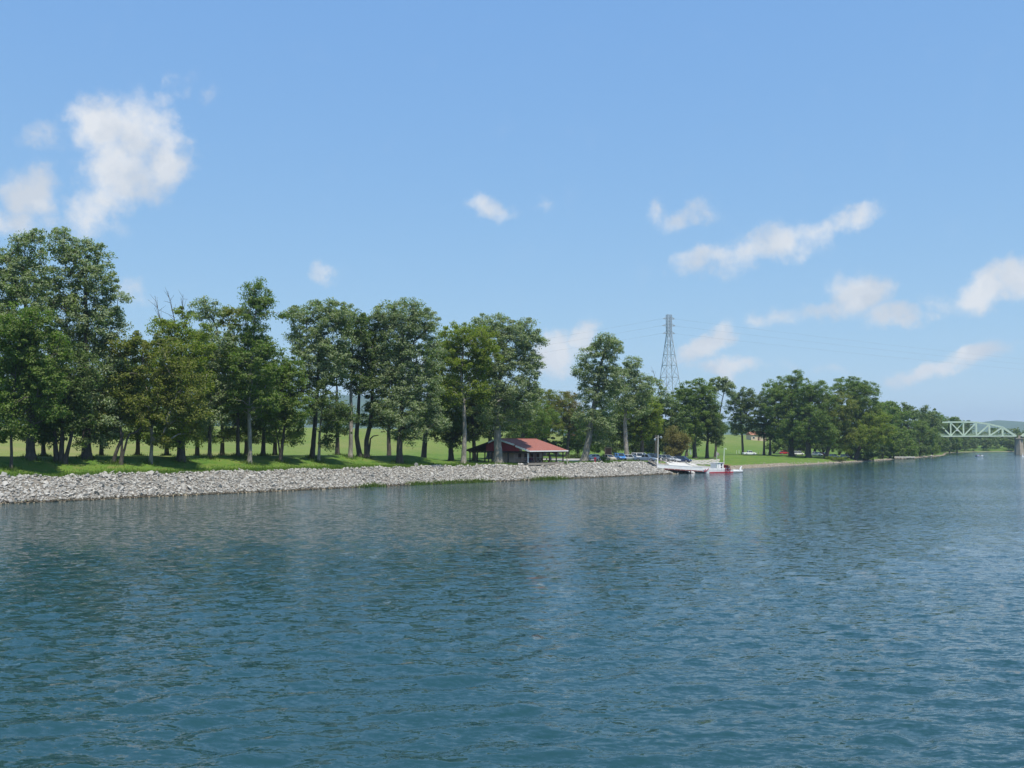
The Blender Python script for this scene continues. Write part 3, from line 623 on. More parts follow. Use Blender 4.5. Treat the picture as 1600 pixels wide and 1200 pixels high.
tree('dark forked tree framing the open field with its low bough', 570, D_(570, 14), 8, [(578, 505, 24, 20), (580, 545, 22, 40), (585, 590, 24, 36), (590, 650, 24, 24)], 'dark', trunks=[([(562, 715), (558, 680), (560, 620), (565, 560)], 1), ([(573, 715), (572, 690), (578, 660), (582, 600), (580, 540)], 1), ([(575, 688), (580, 682), (592, 680)], .5)])
tree('broad silver maple with spiky top and low hanging sprays', 625, D_(625, 8.5), 10, [(605, 490, 26, 24), (632, 492, 34, 26), (660, 505, 26, 26), (620, 530, 40, 34), (655, 550, 38, 36), (615, 585, 34, 34), (650, 605, 42, 36), (622, 645, 36, 30), (668, 650, 26, 24), (690, 662, 14, 10), (640, 675, 30, 18)], 'silver')
tree('dark tree between the maple and the yellow green tree', 662, D_(662, 24), 9, [(665, 620, 36, 44), (690, 580, 36, 44), (700, 640, 30, 32)], 'dark')
tree('yellow green round topped tree on a slender pale trunk', 725, D_(725, 8), 8, [(712, 525, 36, 22), (742, 532, 32, 26), (700, 560, 32, 28), (735, 570, 36, 28), (765, 560, 20, 24), (700, 610, 26, 26), (750, 610, 22, 22)], 'lime', 'pale', path=[(724, 727), (726, 680), (724, 630), (720, 590), (722, 540)])
tree('big silvery tree on a thick pale trunk before the pavilion gable', 778, D_(778, 8.5), 13, [(758, 512, 26, 20), (788, 512, 28, 22), (822, 525, 22, 30), (800, 545, 40, 34), (770, 560, 30, 30), (828, 575, 18, 34), (800, 600, 40, 36), (780, 640, 34, 28), (822, 630, 20, 26), (842, 533, 10, 12), (838, 610, 10, 16)], 'silver', 'pale', path=[(779, 722), (778, 690), (777, 650), (780, 600), (790, 540)])
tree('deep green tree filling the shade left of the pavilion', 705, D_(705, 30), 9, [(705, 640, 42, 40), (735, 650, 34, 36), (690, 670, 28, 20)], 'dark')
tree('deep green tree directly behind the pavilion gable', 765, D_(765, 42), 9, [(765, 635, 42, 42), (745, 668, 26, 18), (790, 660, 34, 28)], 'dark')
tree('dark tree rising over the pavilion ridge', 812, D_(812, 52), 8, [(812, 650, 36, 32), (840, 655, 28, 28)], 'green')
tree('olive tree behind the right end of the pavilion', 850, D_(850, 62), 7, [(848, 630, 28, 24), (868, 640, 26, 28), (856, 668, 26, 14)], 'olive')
tree('brownish tree left of the leaning pale trunk', 886, D_(886, 58), 6, [(886, 640, 24, 28), (900, 655, 18, 18)], 'brown')
tree('tall sunlit tree on a thick pale trunk leaning right over the car park', 913, D_(913, 8.5), 11, [(945, 540, 22, 18), (962, 545, 12, 16), (930, 565, 28, 26), (955, 585, 22, 30), (912, 585, 14, 26), (935, 615, 30, 26), (920, 655, 22, 22), (948, 660, 18, 22), (940, 690, 14, 12)], 'silver', 'pale', path=[(912, 723), (919, 690), (925, 655), (931, 620), (940, 570), (946, 540)], lsize=.33)
tree('slimmer sunlit tree on a pale trunk behind the parked cars', 978, D_(978, 14), 8, [(988, 570, 14, 16), (980, 595, 26, 26), (1002, 605, 18, 22), (970, 620, 22, 26), (992, 635, 24, 20)], 'silver', 'pale', lsize=.33, path=[(979, 718), (978, 690), (976, 660), (980, 600)])
tree('bright lime green low tree right of the slim pale trunk', 1003, D_(1003, 26), 7, [(1005, 632, 28, 20), (985, 650, 26, 22), (1015, 655, 22, 22), (998, 675, 26, 16)], 'lime', lsize=.4)
tree('sparse tree with dead twigs below the pylon', 1024, 330, 4, [(1026, 605, 12, 16), (1038, 622, 12, 14), (1018, 630, 12, 16)], 'silver', clump=1.2, lsize=.45, fill=.8, bare=[((1026, 600), (1020, 578), .09), ((1035, 615), (1046, 596), .09)])
tree('dense dark tree behind the floodlight pole', 1040, 335, 6, [(1040, 650, 30, 28), (1020, 670, 26, 22), (1050, 672, 24, 20)], 'dark', clump=1.3, lsize=.5)
tree('dark green tree shading the back of the car park', 950, 300, 7, [(955, 660, 30, 28), (930, 668, 28, 24), (975, 672, 26, 20)], 'dark', clump=1.2, lsize=.45)
tree('round topped full green tree right of the pylon', 1085, 345, 7, [(1085, 612, 26, 20), (1068, 630, 24, 24), (1102, 628, 22, 26), (1085, 650, 36, 28), (1070, 672, 26, 18)], 'green', clump=1.25, per=98, lsize=.42)
tree('dark skirted tree standing over the gravel drive', 1104, 350, 6, [(1110, 655, 24, 24), (1098, 668, 26, 20), (1122, 676, 16, 18)], 'dark', clump=1.25, per=98, lsize=.42)
tree('slender leaning tree with a small flat crown against the sky', 1119, 362, 4, [(1124, 598, 14, 9), (1138, 606, 10, 10), (1114, 606, 8, 8), (1144, 616, 6, 6), (1115, 645, 7, 10)], 'silver', path=[(1117, 708), (1121, 670), (1126, 635), (1131, 612)], clump=1.0, lsize=.45)
tree('small dark tree alone on the lawn with a clear stem', 1160, 420, 4, [(1164, 622, 16, 16), (1152, 640, 16, 18), (1175, 645, 16, 22), (1158, 664, 20, 14), (1146, 620, 6, 10)], 'dark', clump=1.3, lsize=.55, fill=1.15)
tree('slim tree on twin stems left of the big grove', 1196, 425, 4, [(1198, 640, 18, 28), (1190, 668, 14, 16), (1208, 670, 16, 18)], 'dark', clump=1.4, per=105, lsize=.46, trunks=[([(1194, 708), (1194, 670)], 1), ([(1203, 708), (1204, 670)], 1)])
tree('big round tree at the left of the shore grove with a tufted top', 1236, 415, 9, [(1241, 588, 14, 9), (1228, 606, 28, 18), (1212, 630, 22, 28), (1240, 630, 34, 30), (1228, 662, 34, 26), (1248, 682, 24, 18)], 'green', clump=1.4, per=105, lsize=.46)
tree('big round tree in the middle of the shore grove', 1262, 405, 9, [(1266, 606, 24, 16), (1275, 630, 32, 28), (1262, 660, 36, 28), (1285, 672, 26, 22)], 'green', clump=1.4, per=105, lsize=.46)
tree('leaning tree in the shore grove, dull olive crown over the parked cars', 1292, 410, 7, [(1302, 640, 30, 26), (1298, 664, 34, 24), (1318, 680, 22, 16)], 'olive', clump=1.4, per=105, lsize=.46, path=[(1290, 714), (1297, 690), (1304, 660)])
tree('tall lobed tree at the right of the shore grove', 1326, 430, 8, [(1325, 602, 26, 14), (1345, 612, 24, 18), (1322, 630, 26, 24), (1350, 640, 26, 28), (1335, 660, 30, 24)], 'green', clump=1.4, per=105, lsize=.46)
tree('low spreading tree leaning out over the water at the grove end', 1352, 420, 7, [(1368, 660, 24, 20), (1352, 680, 28, 20), (1380, 678, 16, 16), (1340, 695, 24, 14)], 'lime', clump=1.4, per=105, lsize=.46, path=[(1335, 716), (1345, 695), (1358, 670)])

# second row, deep shade behind the front trees
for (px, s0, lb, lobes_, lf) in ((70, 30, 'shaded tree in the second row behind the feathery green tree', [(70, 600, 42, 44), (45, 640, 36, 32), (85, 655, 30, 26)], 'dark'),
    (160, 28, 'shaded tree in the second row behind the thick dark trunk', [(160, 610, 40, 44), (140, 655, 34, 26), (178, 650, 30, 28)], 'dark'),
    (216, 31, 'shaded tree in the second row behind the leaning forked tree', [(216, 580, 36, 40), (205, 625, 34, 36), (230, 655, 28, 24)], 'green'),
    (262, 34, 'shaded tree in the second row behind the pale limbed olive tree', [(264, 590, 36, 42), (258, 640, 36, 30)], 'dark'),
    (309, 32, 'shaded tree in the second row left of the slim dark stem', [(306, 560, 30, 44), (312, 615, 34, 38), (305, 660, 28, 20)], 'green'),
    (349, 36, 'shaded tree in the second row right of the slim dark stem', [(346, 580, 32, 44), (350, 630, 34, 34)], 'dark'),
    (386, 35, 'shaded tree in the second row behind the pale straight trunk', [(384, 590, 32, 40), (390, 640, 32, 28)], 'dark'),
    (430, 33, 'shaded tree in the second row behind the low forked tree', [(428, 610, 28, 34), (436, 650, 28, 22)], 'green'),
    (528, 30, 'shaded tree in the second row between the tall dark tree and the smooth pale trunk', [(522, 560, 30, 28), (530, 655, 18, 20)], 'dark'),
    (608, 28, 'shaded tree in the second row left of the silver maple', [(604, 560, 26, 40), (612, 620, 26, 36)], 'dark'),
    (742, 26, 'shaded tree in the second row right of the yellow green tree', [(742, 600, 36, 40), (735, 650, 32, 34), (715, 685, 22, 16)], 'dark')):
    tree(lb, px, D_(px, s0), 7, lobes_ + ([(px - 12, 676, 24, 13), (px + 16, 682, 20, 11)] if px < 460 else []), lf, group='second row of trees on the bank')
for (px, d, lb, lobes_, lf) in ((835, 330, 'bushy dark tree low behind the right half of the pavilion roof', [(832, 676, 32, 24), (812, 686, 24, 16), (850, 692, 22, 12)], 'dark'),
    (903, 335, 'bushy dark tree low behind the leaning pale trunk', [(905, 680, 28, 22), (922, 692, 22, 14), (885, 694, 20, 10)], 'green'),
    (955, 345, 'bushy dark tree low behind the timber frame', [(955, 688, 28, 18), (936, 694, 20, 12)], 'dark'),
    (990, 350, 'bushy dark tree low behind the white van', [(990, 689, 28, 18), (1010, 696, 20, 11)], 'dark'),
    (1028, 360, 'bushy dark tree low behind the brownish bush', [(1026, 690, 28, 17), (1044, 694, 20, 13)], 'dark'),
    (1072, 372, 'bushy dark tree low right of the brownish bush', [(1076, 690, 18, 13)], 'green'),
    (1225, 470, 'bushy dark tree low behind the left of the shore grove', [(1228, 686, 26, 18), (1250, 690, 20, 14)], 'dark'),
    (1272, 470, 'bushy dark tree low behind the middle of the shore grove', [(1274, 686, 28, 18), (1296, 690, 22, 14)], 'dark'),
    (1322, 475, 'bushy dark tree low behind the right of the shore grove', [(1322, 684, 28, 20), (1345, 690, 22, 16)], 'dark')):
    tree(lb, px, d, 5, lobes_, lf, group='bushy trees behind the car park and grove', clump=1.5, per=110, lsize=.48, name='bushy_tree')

# generic crowns shared by the wooded shore beyond the grove
def generic(seed, h, w, leaf, clump=1.9, per=52, lsize=.85):
    g = random.Random(seed); ell = []
    for k in range(9):
        a = g.uniform(0, 6.28); u = g.uniform(.14, .86); rr = w * .30 * math.sin(math.pi * min(u * .9 + .08, 1)) ** .5
        ell.append(((math.cos(a) * rr, math.sin(a) * rr, h * u), (w * g.uniform(.22, .32), w * g.uniform(.22, .32), h * g.uniform(.13, .19))))
    ell.append(((0, 0, h * .86), (w * .2, w * .2, h * .13)))
    (tv, tf), (lv, lf) = grow([([(0, 0, -.4), (0, 0, h * .3), (.3, 0, h * .6), (0, 0, h * .85)], h * .018)], ell, seed, clump, per, lsize, h * .018, fill=.8)
    return mesh_np('trunk', tv, tf, BARK['dark'], smooth=True), mesh_np('crown', lv, lf, LEAF[leaf])
GEN = [generic(31, 25, 17, 'green'), generic(32, 25, 18, 'dark'), generic(33, 25, 16, 'haze'), generic(34, 25, 19, 'green')]
def put_generic(k, x, y, h, label, group, name='shore_tree'):
    root = empty(name, on(x, y), random.Random(int(x * 31 + y)).uniform(0, 6.28)); s = h / 25; root.scale = (s, s, s); tag(root, label, 'tree', group)
    link(bpy.data.objects.new('trunk', GEN[k][0]), root); link(bpy.data.objects.new('crown', GEN[k][1]), root); return root
# (photo column, distance, height): wooded shore from the grove to the bridge
shore = [(1386, 500, 27.5), (1400, 540, 27), (1408, 500, 24), (1418, 560, 28), (1428, 585, 28), (1440, 560, 20), (1442, 620, 28.5), (1447, 600, 23), (1451, 645, 28), (1456, 640, 24), (1458, 690, 27), (1482, 740, 28), (1494, 800, 27), (1506, 860, 26), (1372, 520, 29), (1395, 470, 17), (1418, 505, 15), (1436, 540, 15), (1455, 580, 15), (1456, 610, 13)]
nth = ['first', 'second', 'third', 'fourth', 'fifth', 'sixth', 'seventh', 'eighth', 'ninth', 'tenth', 'eleventh', 'twelfth', 'thirteenth', 'fourteenth', 'fifteenth', 'sixteenth', 'seventeenth', 'eighteenth', 'nineteenth', 'twentieth']
for q, (px, d, h) in enumerate(sorted(shore)):
    low = h < 20
    put_generic((q * 3 + (1 if low else 0)) % 4, (px - 800) / FPX * d, d, h, ('low shore tree' if low else 'tall hazy tree') + ', %s from the grove along the wooded shore before the bridge' % nth[q], 'trees on the wooded shore before the bridge')

# distant woods, seen only as masses
def wood(name, label, spots, leaf='haze'):
    VV = []; FF = []; off = 0; g = np.random.default_rng(3)
    for (x, y, z, h, w) in spots:
        n = int(26); d = g.normal(size=(n, 3)); d /= np.linalg.norm(d, axis=1, keepdims=True)
        C = np.array([x, y, z + h * .55]) + d * g.uniform(.4, 1, n)[:, None] * np.array([w * .45, w * .45, h * .42]); v, f = leaf_cloud(C, np.full(n, w * .2), 16, w * .13, g)
        VV.append(v); FF.append(f + off); off += len(v)
    o = link(bpy.data.objects.new(name, mesh_np(name, np.concatenate(VV), np.concatenate(FF), LEAF[leaf]))); return tag(o, label, 'woods', kind='stuff')
spots = []
g_ = random.Random(8)
for row in range(3):
    for k in range(60):
        u = k / 59; x = -560 + 640 * u + g_.uniform(-5, 5); y = 370 + 400 * u + row * 16 + g_.uniform(-5, 5); h = g_.uniform(10, 16); spots.append((x, y, ground_z(x, y), h, h * .85))
wood('far_woods', 'hazy line of far woods across the field behind the tree trunks', spots)
spots = []
for k in range(300):
    t0 = t_of(300, 705) + g_.uniform(0, 1) ** 1.2 * 1000; s0 = g_.uniform(3, 70) if k % 2 else g_.uniform(2, 14); x, y = bank(t0, s0); h = g_.uniform(13, 21) if s0 > 14 else g_.uniform(7, 14); spots.append((float(x), float(y), float(z_ts(t0, s0)), h, h * .9))
wood('far_shore_woods', 'green woods lining the far shore seen under the bridge', spots)
spots = []
for k in range(46):
    x = g_.uniform(70, 330); y = g_.uniform(760, 1000); h = g_.uniform(7, 12); spots.append((x, y, ground_z(x, y), h, h * 1.1))
wood('hillside_woods', 'low dark woods on the rise beyond the lawn', spots)

# shrubs
def shrub(label, px, d, lobes, leaf, name='shrub', group=None):
    m = d / FPX; base = on((px - 800) / FPX * d, d); g = np.random.default_rng(int(px)); C = []; RC = []
    for (lx, ly, rx, ry) in lobes:
        n = max(6, int(rx * ry * .2)); dd = g.normal(size=(n, 3)); dd /= np.linalg.norm(dd, axis=1, keepdims=True); p = P(lx, ly, d)
        C.append(np.array([p.x - base.x, 0, max(p.z - base.z, .3)]) + dd * g.uniform(.3, 1, n)[:, None] * np.array([rx, rx, ry]) * m * .8); RC.append(np.full(n, min(rx, ry) * m * .42))
    C = np.concatenate(C); C[:, 2] = np.maximum(C[:, 2], .15); v, f = leaf_cloud(C, np.concatenate(RC), 46, .26 * d / 240, g)
    root = empty(name, base); tag(root, label, 'shrub', group)
    link(bpy.data.objects.new('foliage', mesh_np('foliage', v, f, LEAF[leaf])), root)
    sg_ = np.stack([np.repeat(np.array([[0, 0, -.1]]), len(C), 0), C], 1); tv, tf = tubes_np(sg_, np.tile(np.array([[.05, .015]]), (len(C), 1)), 4)
    link(bpy.data.objects.new('stem', mesh_np('stem', tv, tf, BARK['dark'])), root); return root
shrub('brownish tall bush beside the floodlight pole', 1056, 275, [(1052, 682, 20, 20), (1066, 690, 16, 18), (1050, 704, 20, 14)], 'brown')
shrub('round green bush in front of the parked cars', 943, 237, [(943, 716, 8, 8)], 'green')
shrub('dense hedge like bush right of the pavilion', 905, 262, [(892, 714, 12, 7), (905, 713, 12, 8)], 'dark')
shrub('yellow green bush at the water end of the shore grove', 1308, 392, [(1300, 716, 18, 5), (1318, 717, 14, 5)], 'lime')
shrub('dark bank scrub beyond the shore grove', 1352, 425, [(1345, 712, 18, 8), (1362, 711, 16, 8)], 'dark')

for q, px in enumerate((1208, 1232, 1258, 1284, 1310, 1336, 1358)):
    shrub('%s dark thicket from the twin stems, behind the shore grove' % nth[q], px, 462, [(px, 697, 17, 9), (px + 9, 690, 14, 9)], 'dark' if q % 2 else 'green', group='thickets behind the shore grove')
for q, (px, d, rx, ry, lf) in enumerate(((1378, 455, 12, 9, 'dark'), (1390, 472, 12, 10, 'green'), (1402, 490, 12, 10, 'dark'), (1414, 510, 11, 9, 'green'), (1425, 528, 11, 9, 'dark'), (1436, 550, 10, 8, 'green'), (1446, 572, 10, 8, 'dark'), (1456, 598, 9, 8, 'dark'), (1460, 625, 8, 7, 'green'), (1464, 650, 6, 6, 'dark'))):
    shrub('%s overhanging bush from the grove along the wooded shore' % nth[q], px, d, [(px, 712 - q * .6 - ry * .35, rx, ry), (px + 3, 708 - q * .6 - ry, rx * .8, ry)], lf, group='bushes overhanging the wooded shore')

# long grass and weeds left standing round the trunks
X = []; Y = []; Zs = []; H = []
for o in [o for o in col.objects if o.name.startswith('riverbank_tree') and o.location.y < 300]:
    n = 260; a = rng.uniform(0, 2 * np.pi, n); r_ = np.abs(rng.normal(0, .9, n)) + .2; x_ = o.location.x + np.cos(a) * r_; y_ = o.location.y + np.sin(a) * r_
    X.append(x_); Y.append(y_); Zs.append(np.full(n, o.location.z - .08)); H.append(rng.uniform(.2, 1.0, n) / (1 + .4 * r_))
X, Y, Zs, H = map(np.concatenate, (X, Y, Zs, H)); tq, sq = ts_of(X, Y); Zs = z_ts(tq, sq) - .04
tag(blades('undergrowth', X, Y, Zs, H, np.full(len(X), .13), .4, M_WEED), 'long weeds standing round the feet of the bank trees', 'weeds', kind='stuff')

# ------------------------------------------------------------------ car park, drive and boat ramp
M_GRAVEL = plain('gravel', (.34, .32, .28), .95, .22, 1.2, bump=.05)
M_CONC = plain('concrete', (.50, .49, .46), .9, .14, 1.5)
def drape(name, pts, label, dz=.05, n=10, m=26, mat=None):
    """quad patch between four ground corners, laid over the terrain"""
    a, b, c, d = [np.array(p, float) for p in pts]; V = []
    for i in range(m + 1):
        for j in range(n + 1):
            u, v = i / m, j / n; p = (a * (1 - u) + b * u) * (1 - v) + (d * (1 - u) + c * u) * v; V.append((p[0], p[1], ground_z(p[0], p[1]) + dz))
    i2 = np.arange((m + 1) * (n + 1)).reshape(m + 1, n + 1)
    F = np.stack([i2[:-1, :-1], i2[1:, :-1], i2[1:, 1:], i2[:-1, 1:]], -1).reshape(-1, 4)
    o = link(bpy.data.objects.new(name, mesh_np(name, np.array(V), F, mat or M_GRAVEL, smooth=True))); return tag(o, label, name.replace('_', ' '), kind='structure')
drape('car_park', [(16, 232), (43, 272), (30, 292), (2, 246)], 'grey gravel car park behind the riprap')
drape('drive', [(43, 268), (60, 300), (70, 345), (38, 296)], 'pale gravel drive curving up from the ferry landing', dz=.06)
drape('boat_ramp', [(40, 251), (52, 267), (47, 284), (36, 262)], 'concrete boat ramp running down into the river', dz=.08, mat=M_CONC)

# ------------------------------------------------------------------ picnic pavilion
M_SHING = plain('roof_shingle', (.29, .108, .080), .85, .14, 2.2, bump=.02)
M_REDB = plain('red_boards', (.30, .035, .045), .7, .12, 2.0)
M_WHITE = plain('white_paint', (.80, .79, .76), .5, .06, 2.0)
M_TAN = plain('tan_siding', (.66, .50, .42), .8, .12, 2.0)
M_BROWN = plain('brown_wood', (.11, .055, .035), .8, .2, 3.0)
M_DARKW = plain('dark_rafter', (.06, .045, .038), .85, .2, 3.0)
M_SLAB = plain('slab', (.26, .23, .19), .9, .12, 1.0)
al = R(37); pc = Vector(((829 - 800) / FPX * 210 + .7 - 1.5 * math.cos(al), 210 + 1.5 * math.sin(al), 0))
pav = empty('pavilion', (pc.x, pc.y, 3.30)); tag(pav, 'open picnic pavilion with red shingle roof and maroon gable behind the riprap', 'pavilion')
EX = Vector((math.sin(al), math.cos(al), 0)); EY = Vector((-math.cos(al), math.sin(al), 0))     # along the river, away from the river
PL, PW, HE, HR = 13.0, 15.6, 2.62, 4.95
def pv(a, b, z): return EX * a + EY * b + Vector((0, 0, z))
MB().prism([pv(-.1, -.1, -.4), pv(PL + .1, -.1, -.4), pv(PL + .1, PW + .1, -.4), pv(-.1, PW + .1, -.4)], (0, 0, .46)).build('floor_slab', M_SLAB, pav)
roof = MB().prism([pv(-.6, -.7, HE - .2), pv(-.6, PW / 2, HR), pv(-.6, PW / 2, HR + .16), pv(-.6, -.75, HE - .04)], EX * (PL + 1.2)).build('roof_slope', M_SHING, pav)
MB().prism([pv(-.6, PW + .7, HE - .2), pv(-.6, PW / 2 + .01, HR), pv(-.6, PW / 2 + .01, HR + .16), pv(-.6, PW + .75, HE - .04)], EX * (PL + 1.2)).build('roof_slope', M_SHING, pav)
for k in range(13):                                                         # shingle courses as real laps
    u = k / 13; b0 = -.75 + (PW / 2 + .75) * u; z0 = HE - .04 + (HR + .2 - HE) * u
    MB().prism([pv(-.62, b0, z0 + .012), pv(-.62, b0 + (PW / 2 + .75) / 13 + .05, z0 + (HR + .2 - HE) / 13 + .004), pv(-.62, b0 + .01, z0 + .05)], EX * (PL + 1.24)).build('shingle_course', M_SHING, roof)
MB().beam(pv(-.65, PW / 2, HR + .20), pv(PL + .65, PW / 2, HR + .20), .5, .1).build('ridge_cap', M_SHING, pav)
MB().beam(pv(-.66, 3.1, HE + 1.17), pv(-.66, PW / 2, HR + .06), .07, .34).build('rake_board', M_WHITE, pav)
MB().beam(pv(-.74, -.8, HE - .12), pv(-.74, 2.7, HE + .92), .07, .34).build('rake_board', M_WHITE, pav)
MB().beam(pv(-.66, PW + .75, HE - .12), pv(-.66, PW / 2 + 2.2, HR - .72), .07, .30).build('rake_board', M_DARKW, pav); MB().beam(pv(-.66, PW / 2 + 2.15, HR - .70), pv(-.66, PW / 2, HR + .06), .07, .30).build('rake_board', M_WHITE, pav)  # left rake: lower length coloured dark to stand for eave shade, upper length white
MB().beam(pv(-.6, -.80, HE - .13), pv(PL + .6, -.80, HE - .13), .06, .22).build('fascia', M_WHITE, pav)
g0, g1 = 2.2, PW - 4.6
nb = 22
for k in range(nb):                                                         # vertical gable boards
    b0 = g0 + (g1 - g0) * k / nb; b1 = g0 + (g1 - g0) * (k + 1) / nb - .03
    zt = lambda b: HE - .2 + (HR - HE + .2) * (1 - abs(b - PW / 2) / (PW / 2 + .7)) - .03
    MB().prism([pv(-.1 + .015 * (k % 2), b0, HE - .12), pv(-.1 + .015 * (k % 2), b1, HE - .12), pv(-.1 + .015 * (k % 2), b1, zt(b1)), pv(-.1 + .015 * (k % 2), b0, zt(b0))], EX * .05).build('gable_board', M_REDB, pav)
for b in (.1, PW - .1): MB().beam(pv(-.2, b, HE - .35), pv(PL + .2, b, HE - .35), .18, .28).build('eave_beam', M_DARKW, pav)
for a in (.1, PL / 2, PL - .1): MB().beam(pv(a, 0, HE - .36), pv(a, PW, HE - .36), .16, .26).build('tie_beam', M_DARKW, pav)
for k in range(12):
    a = .4 + k * (PL - .8) / 11
    MB().beam(pv(a, -.6, HE - .24), pv(a, PW / 2, HR - .1), .07, .16).beam(pv(a, PW + .6, HE - .24), pv(a, PW / 2, HR - .1), .07, .16).build('rafter', M_DARKW, pav)
for k in range(6):
    a = .1 + k * (PL - .2) / 5
    MB().box(pv(a, .1, HE / 2 - .15), (.2, .2, HE - .5), math.atan2(EX.y, EX.x)).build('post', M_WHITE if k == 0 else M_BROWN, pav)
    MB().box(pv(a, PW - .1, HE / 2 - .15), (.2, .2, HE - .5), math.atan2(EX.y, EX.x)).build('post', M_DARKW, pav)
for b in (5.2, 10.4): MB().box(pv(.1, b, HE / 2 - .15), (.2, .2, HE - .5), math.atan2(EX.y, EX.x)).build('post', M_DARKW, pav)
# tan kitchen block under the roof
kit = MB().prism([pv(2.2, 5.2, .1), pv(PL - .4, 5.2, .1), pv(PL - .4, 5.35, .1), pv(2.2, 5.35, .1)], (0, 0, 2.25)).build('kitchen_wall', M_TAN, pav)
MB().prism([pv(2.2, 5.36, .1), pv(2.35, 5.36, .1), pv(2.35, 11, .1), pv(2.2, 11, .1)], (0, 0, 2.25)).build('kitchen_wall', M_TAN, pav)
for k in range(4):
    a = 3.6 + k * 2.2; MB().prism([pv(a, 5.14, .9), pv(a + .95, 5.14, .9), pv(a + .95, 5.195, .9), pv(a, 5.195, .9)], (0, 0, 1.0)).build('shutter', M_BROWN, kit)
MB().prism([pv(1.9, 4.6, 1.0), pv(PL - .3, 4.6, 1.0), pv(PL - .3, 5.13, 1.0), pv(1.9, 5.13, 1.0)], (0, 0, .07)).build('counter', M_WHITE, kit)
# low railing along the river side
for z in (.55, .95): MB().beam(pv(5.4, .1, z), pv(PL - .1, .1, z), .06, .09).build('rail', M_DARKW, pav)

M_TABLE = plain('weathered_table', (.12, .075, .05), .85, .2, 3.0)
M_TABLEG = plain('grey_table', (.30, .27, .24), .85, .2, 3.0)
def picnic_table(a, b, label, mat):
    w = pc + Vector((0, 0, 3.42)) + pv(a, b, 0); t_ = empty('picnic_table', w, math.atan2(EX.y, EX.x) + .05); tag(t_, label, 'table', 'picnic tables under the pavilion')
    for k in range(3): MB().box((0, -.26 + k * .26, .75), (1.9, .24, .05)).build('table_board', mat, t_)
    for s_ in (-1, 1):
        MB().box((0, .68 * s_, .44), (1.9, .26, .05)).build('bench_board', mat, t_)
        MB().beam((.7 * s_, -.62, 0), (.7 * s_, .1, .72), .07, .09).beam((.7 * s_ + .05, .62, 0), (.7 * s_ + .05, -.1, .72), .07, .09).beam((.7 * s_, -.75, .40), (.7 * s_, .75, .40), .06, .08).build('leg_frame', mat, t_)
picnic_table(3.4, 2.2, 'dark picnic table nearest the white corner post of the pavilion', M_TABLE)
picnic_table(7.0, 2.0, 'dark picnic table behind the pavilion railing, middle of the long side', M_TABLE)
picnic_table(10.4, 2.2, 'dark picnic table at the right end of the pavilion', M_TABLE)
picnic_table(.9, 9.2, 'grey picnic table in the shade under the maroon gable', M_TABLEG)

# maroon folding chairs stacked at the corner of the pavilion
M_MAROON = plain('maroon_fabric', (.16, .022, .035), .8, .2, 4.0)
def chair(a, b, rz, label):
    w = pc + Vector((0, 0, 3.42)) + pv(a, b, 0); t_ = empty('garden_chair', w, rz); tag(t_, label, 'chair', 'maroon chairs at the pavilion corner')
    MB().box((0, 0, .44), (.5, .48, .05)).build('seat', M_MAROON, t_); MB().beam((0, .24, .44), (0, .36, 1.0), .5, .05).build('backrest', M_MAROON, t_)
    for sx in (-1, 1):
        for sy in (-1, 1): MB().box((.22 * sx, .2 * sy, .21), (.04, .04, .42)).build('leg', M_DARKW, t_)
chair(1.3, .9, .5, 'maroon chair nearest the white corner post'); chair(2.1, .9, .9, 'maroon chair second from the white corner post'); chair(2.9, 1.0, .2, 'maroon chair third from the white corner post')

# cream sun umbrella, tilted, at the right end
um = empty('sun_umbrella', pc + Vector((0, 0, 3.42)) + pv(PL - .3, -1.4 + 3.2, 0)); tag(um, 'cream canvas sun umbrella tilted under the right end of the pavilion', 'umbrella')
M_CREAM = plain('cream_canvas', (.62, .56, .42), .85, .08, 2.0)
rings = []
for k in range(8):
    a = 2 * math.pi * k / 8; rings.append(Vector((math.cos(a) * 1.15, math.sin(a) * 1.15, -.42)))
mb = MB(); tl = Euler((R(14), R(16), 0)).to_matrix()
ap = Vector((0, 0, 2.3)); V_ = [ap] + [ap + tl @ r_ for r_ in rings] + [ap - Vector((0, 0, .02))] + [ap + tl @ r_ - Vector((0, 0, .02)) for r_ in rings]
mb.add(V_, [(0, 1 + k, 1 + (k + 1) % 8) for k in range(8)] + [(9, 10 + (k + 1) % 8, 10 + k) for k in range(8)] + [(1 + k, 10 + k, 10 + (k + 1) % 8, 1 + (k + 1) % 8) for k in range(8)]); mb.build('canopy', M_CREAM, um)
MB().tube([(0, 0, 0), (0, 0, 2.3)], .025).build('pole', M_WHITE, um); MB().tube([(0, 0, 0), (0, 0, .1)], .28, 12).build('base', M_SLAB, um)

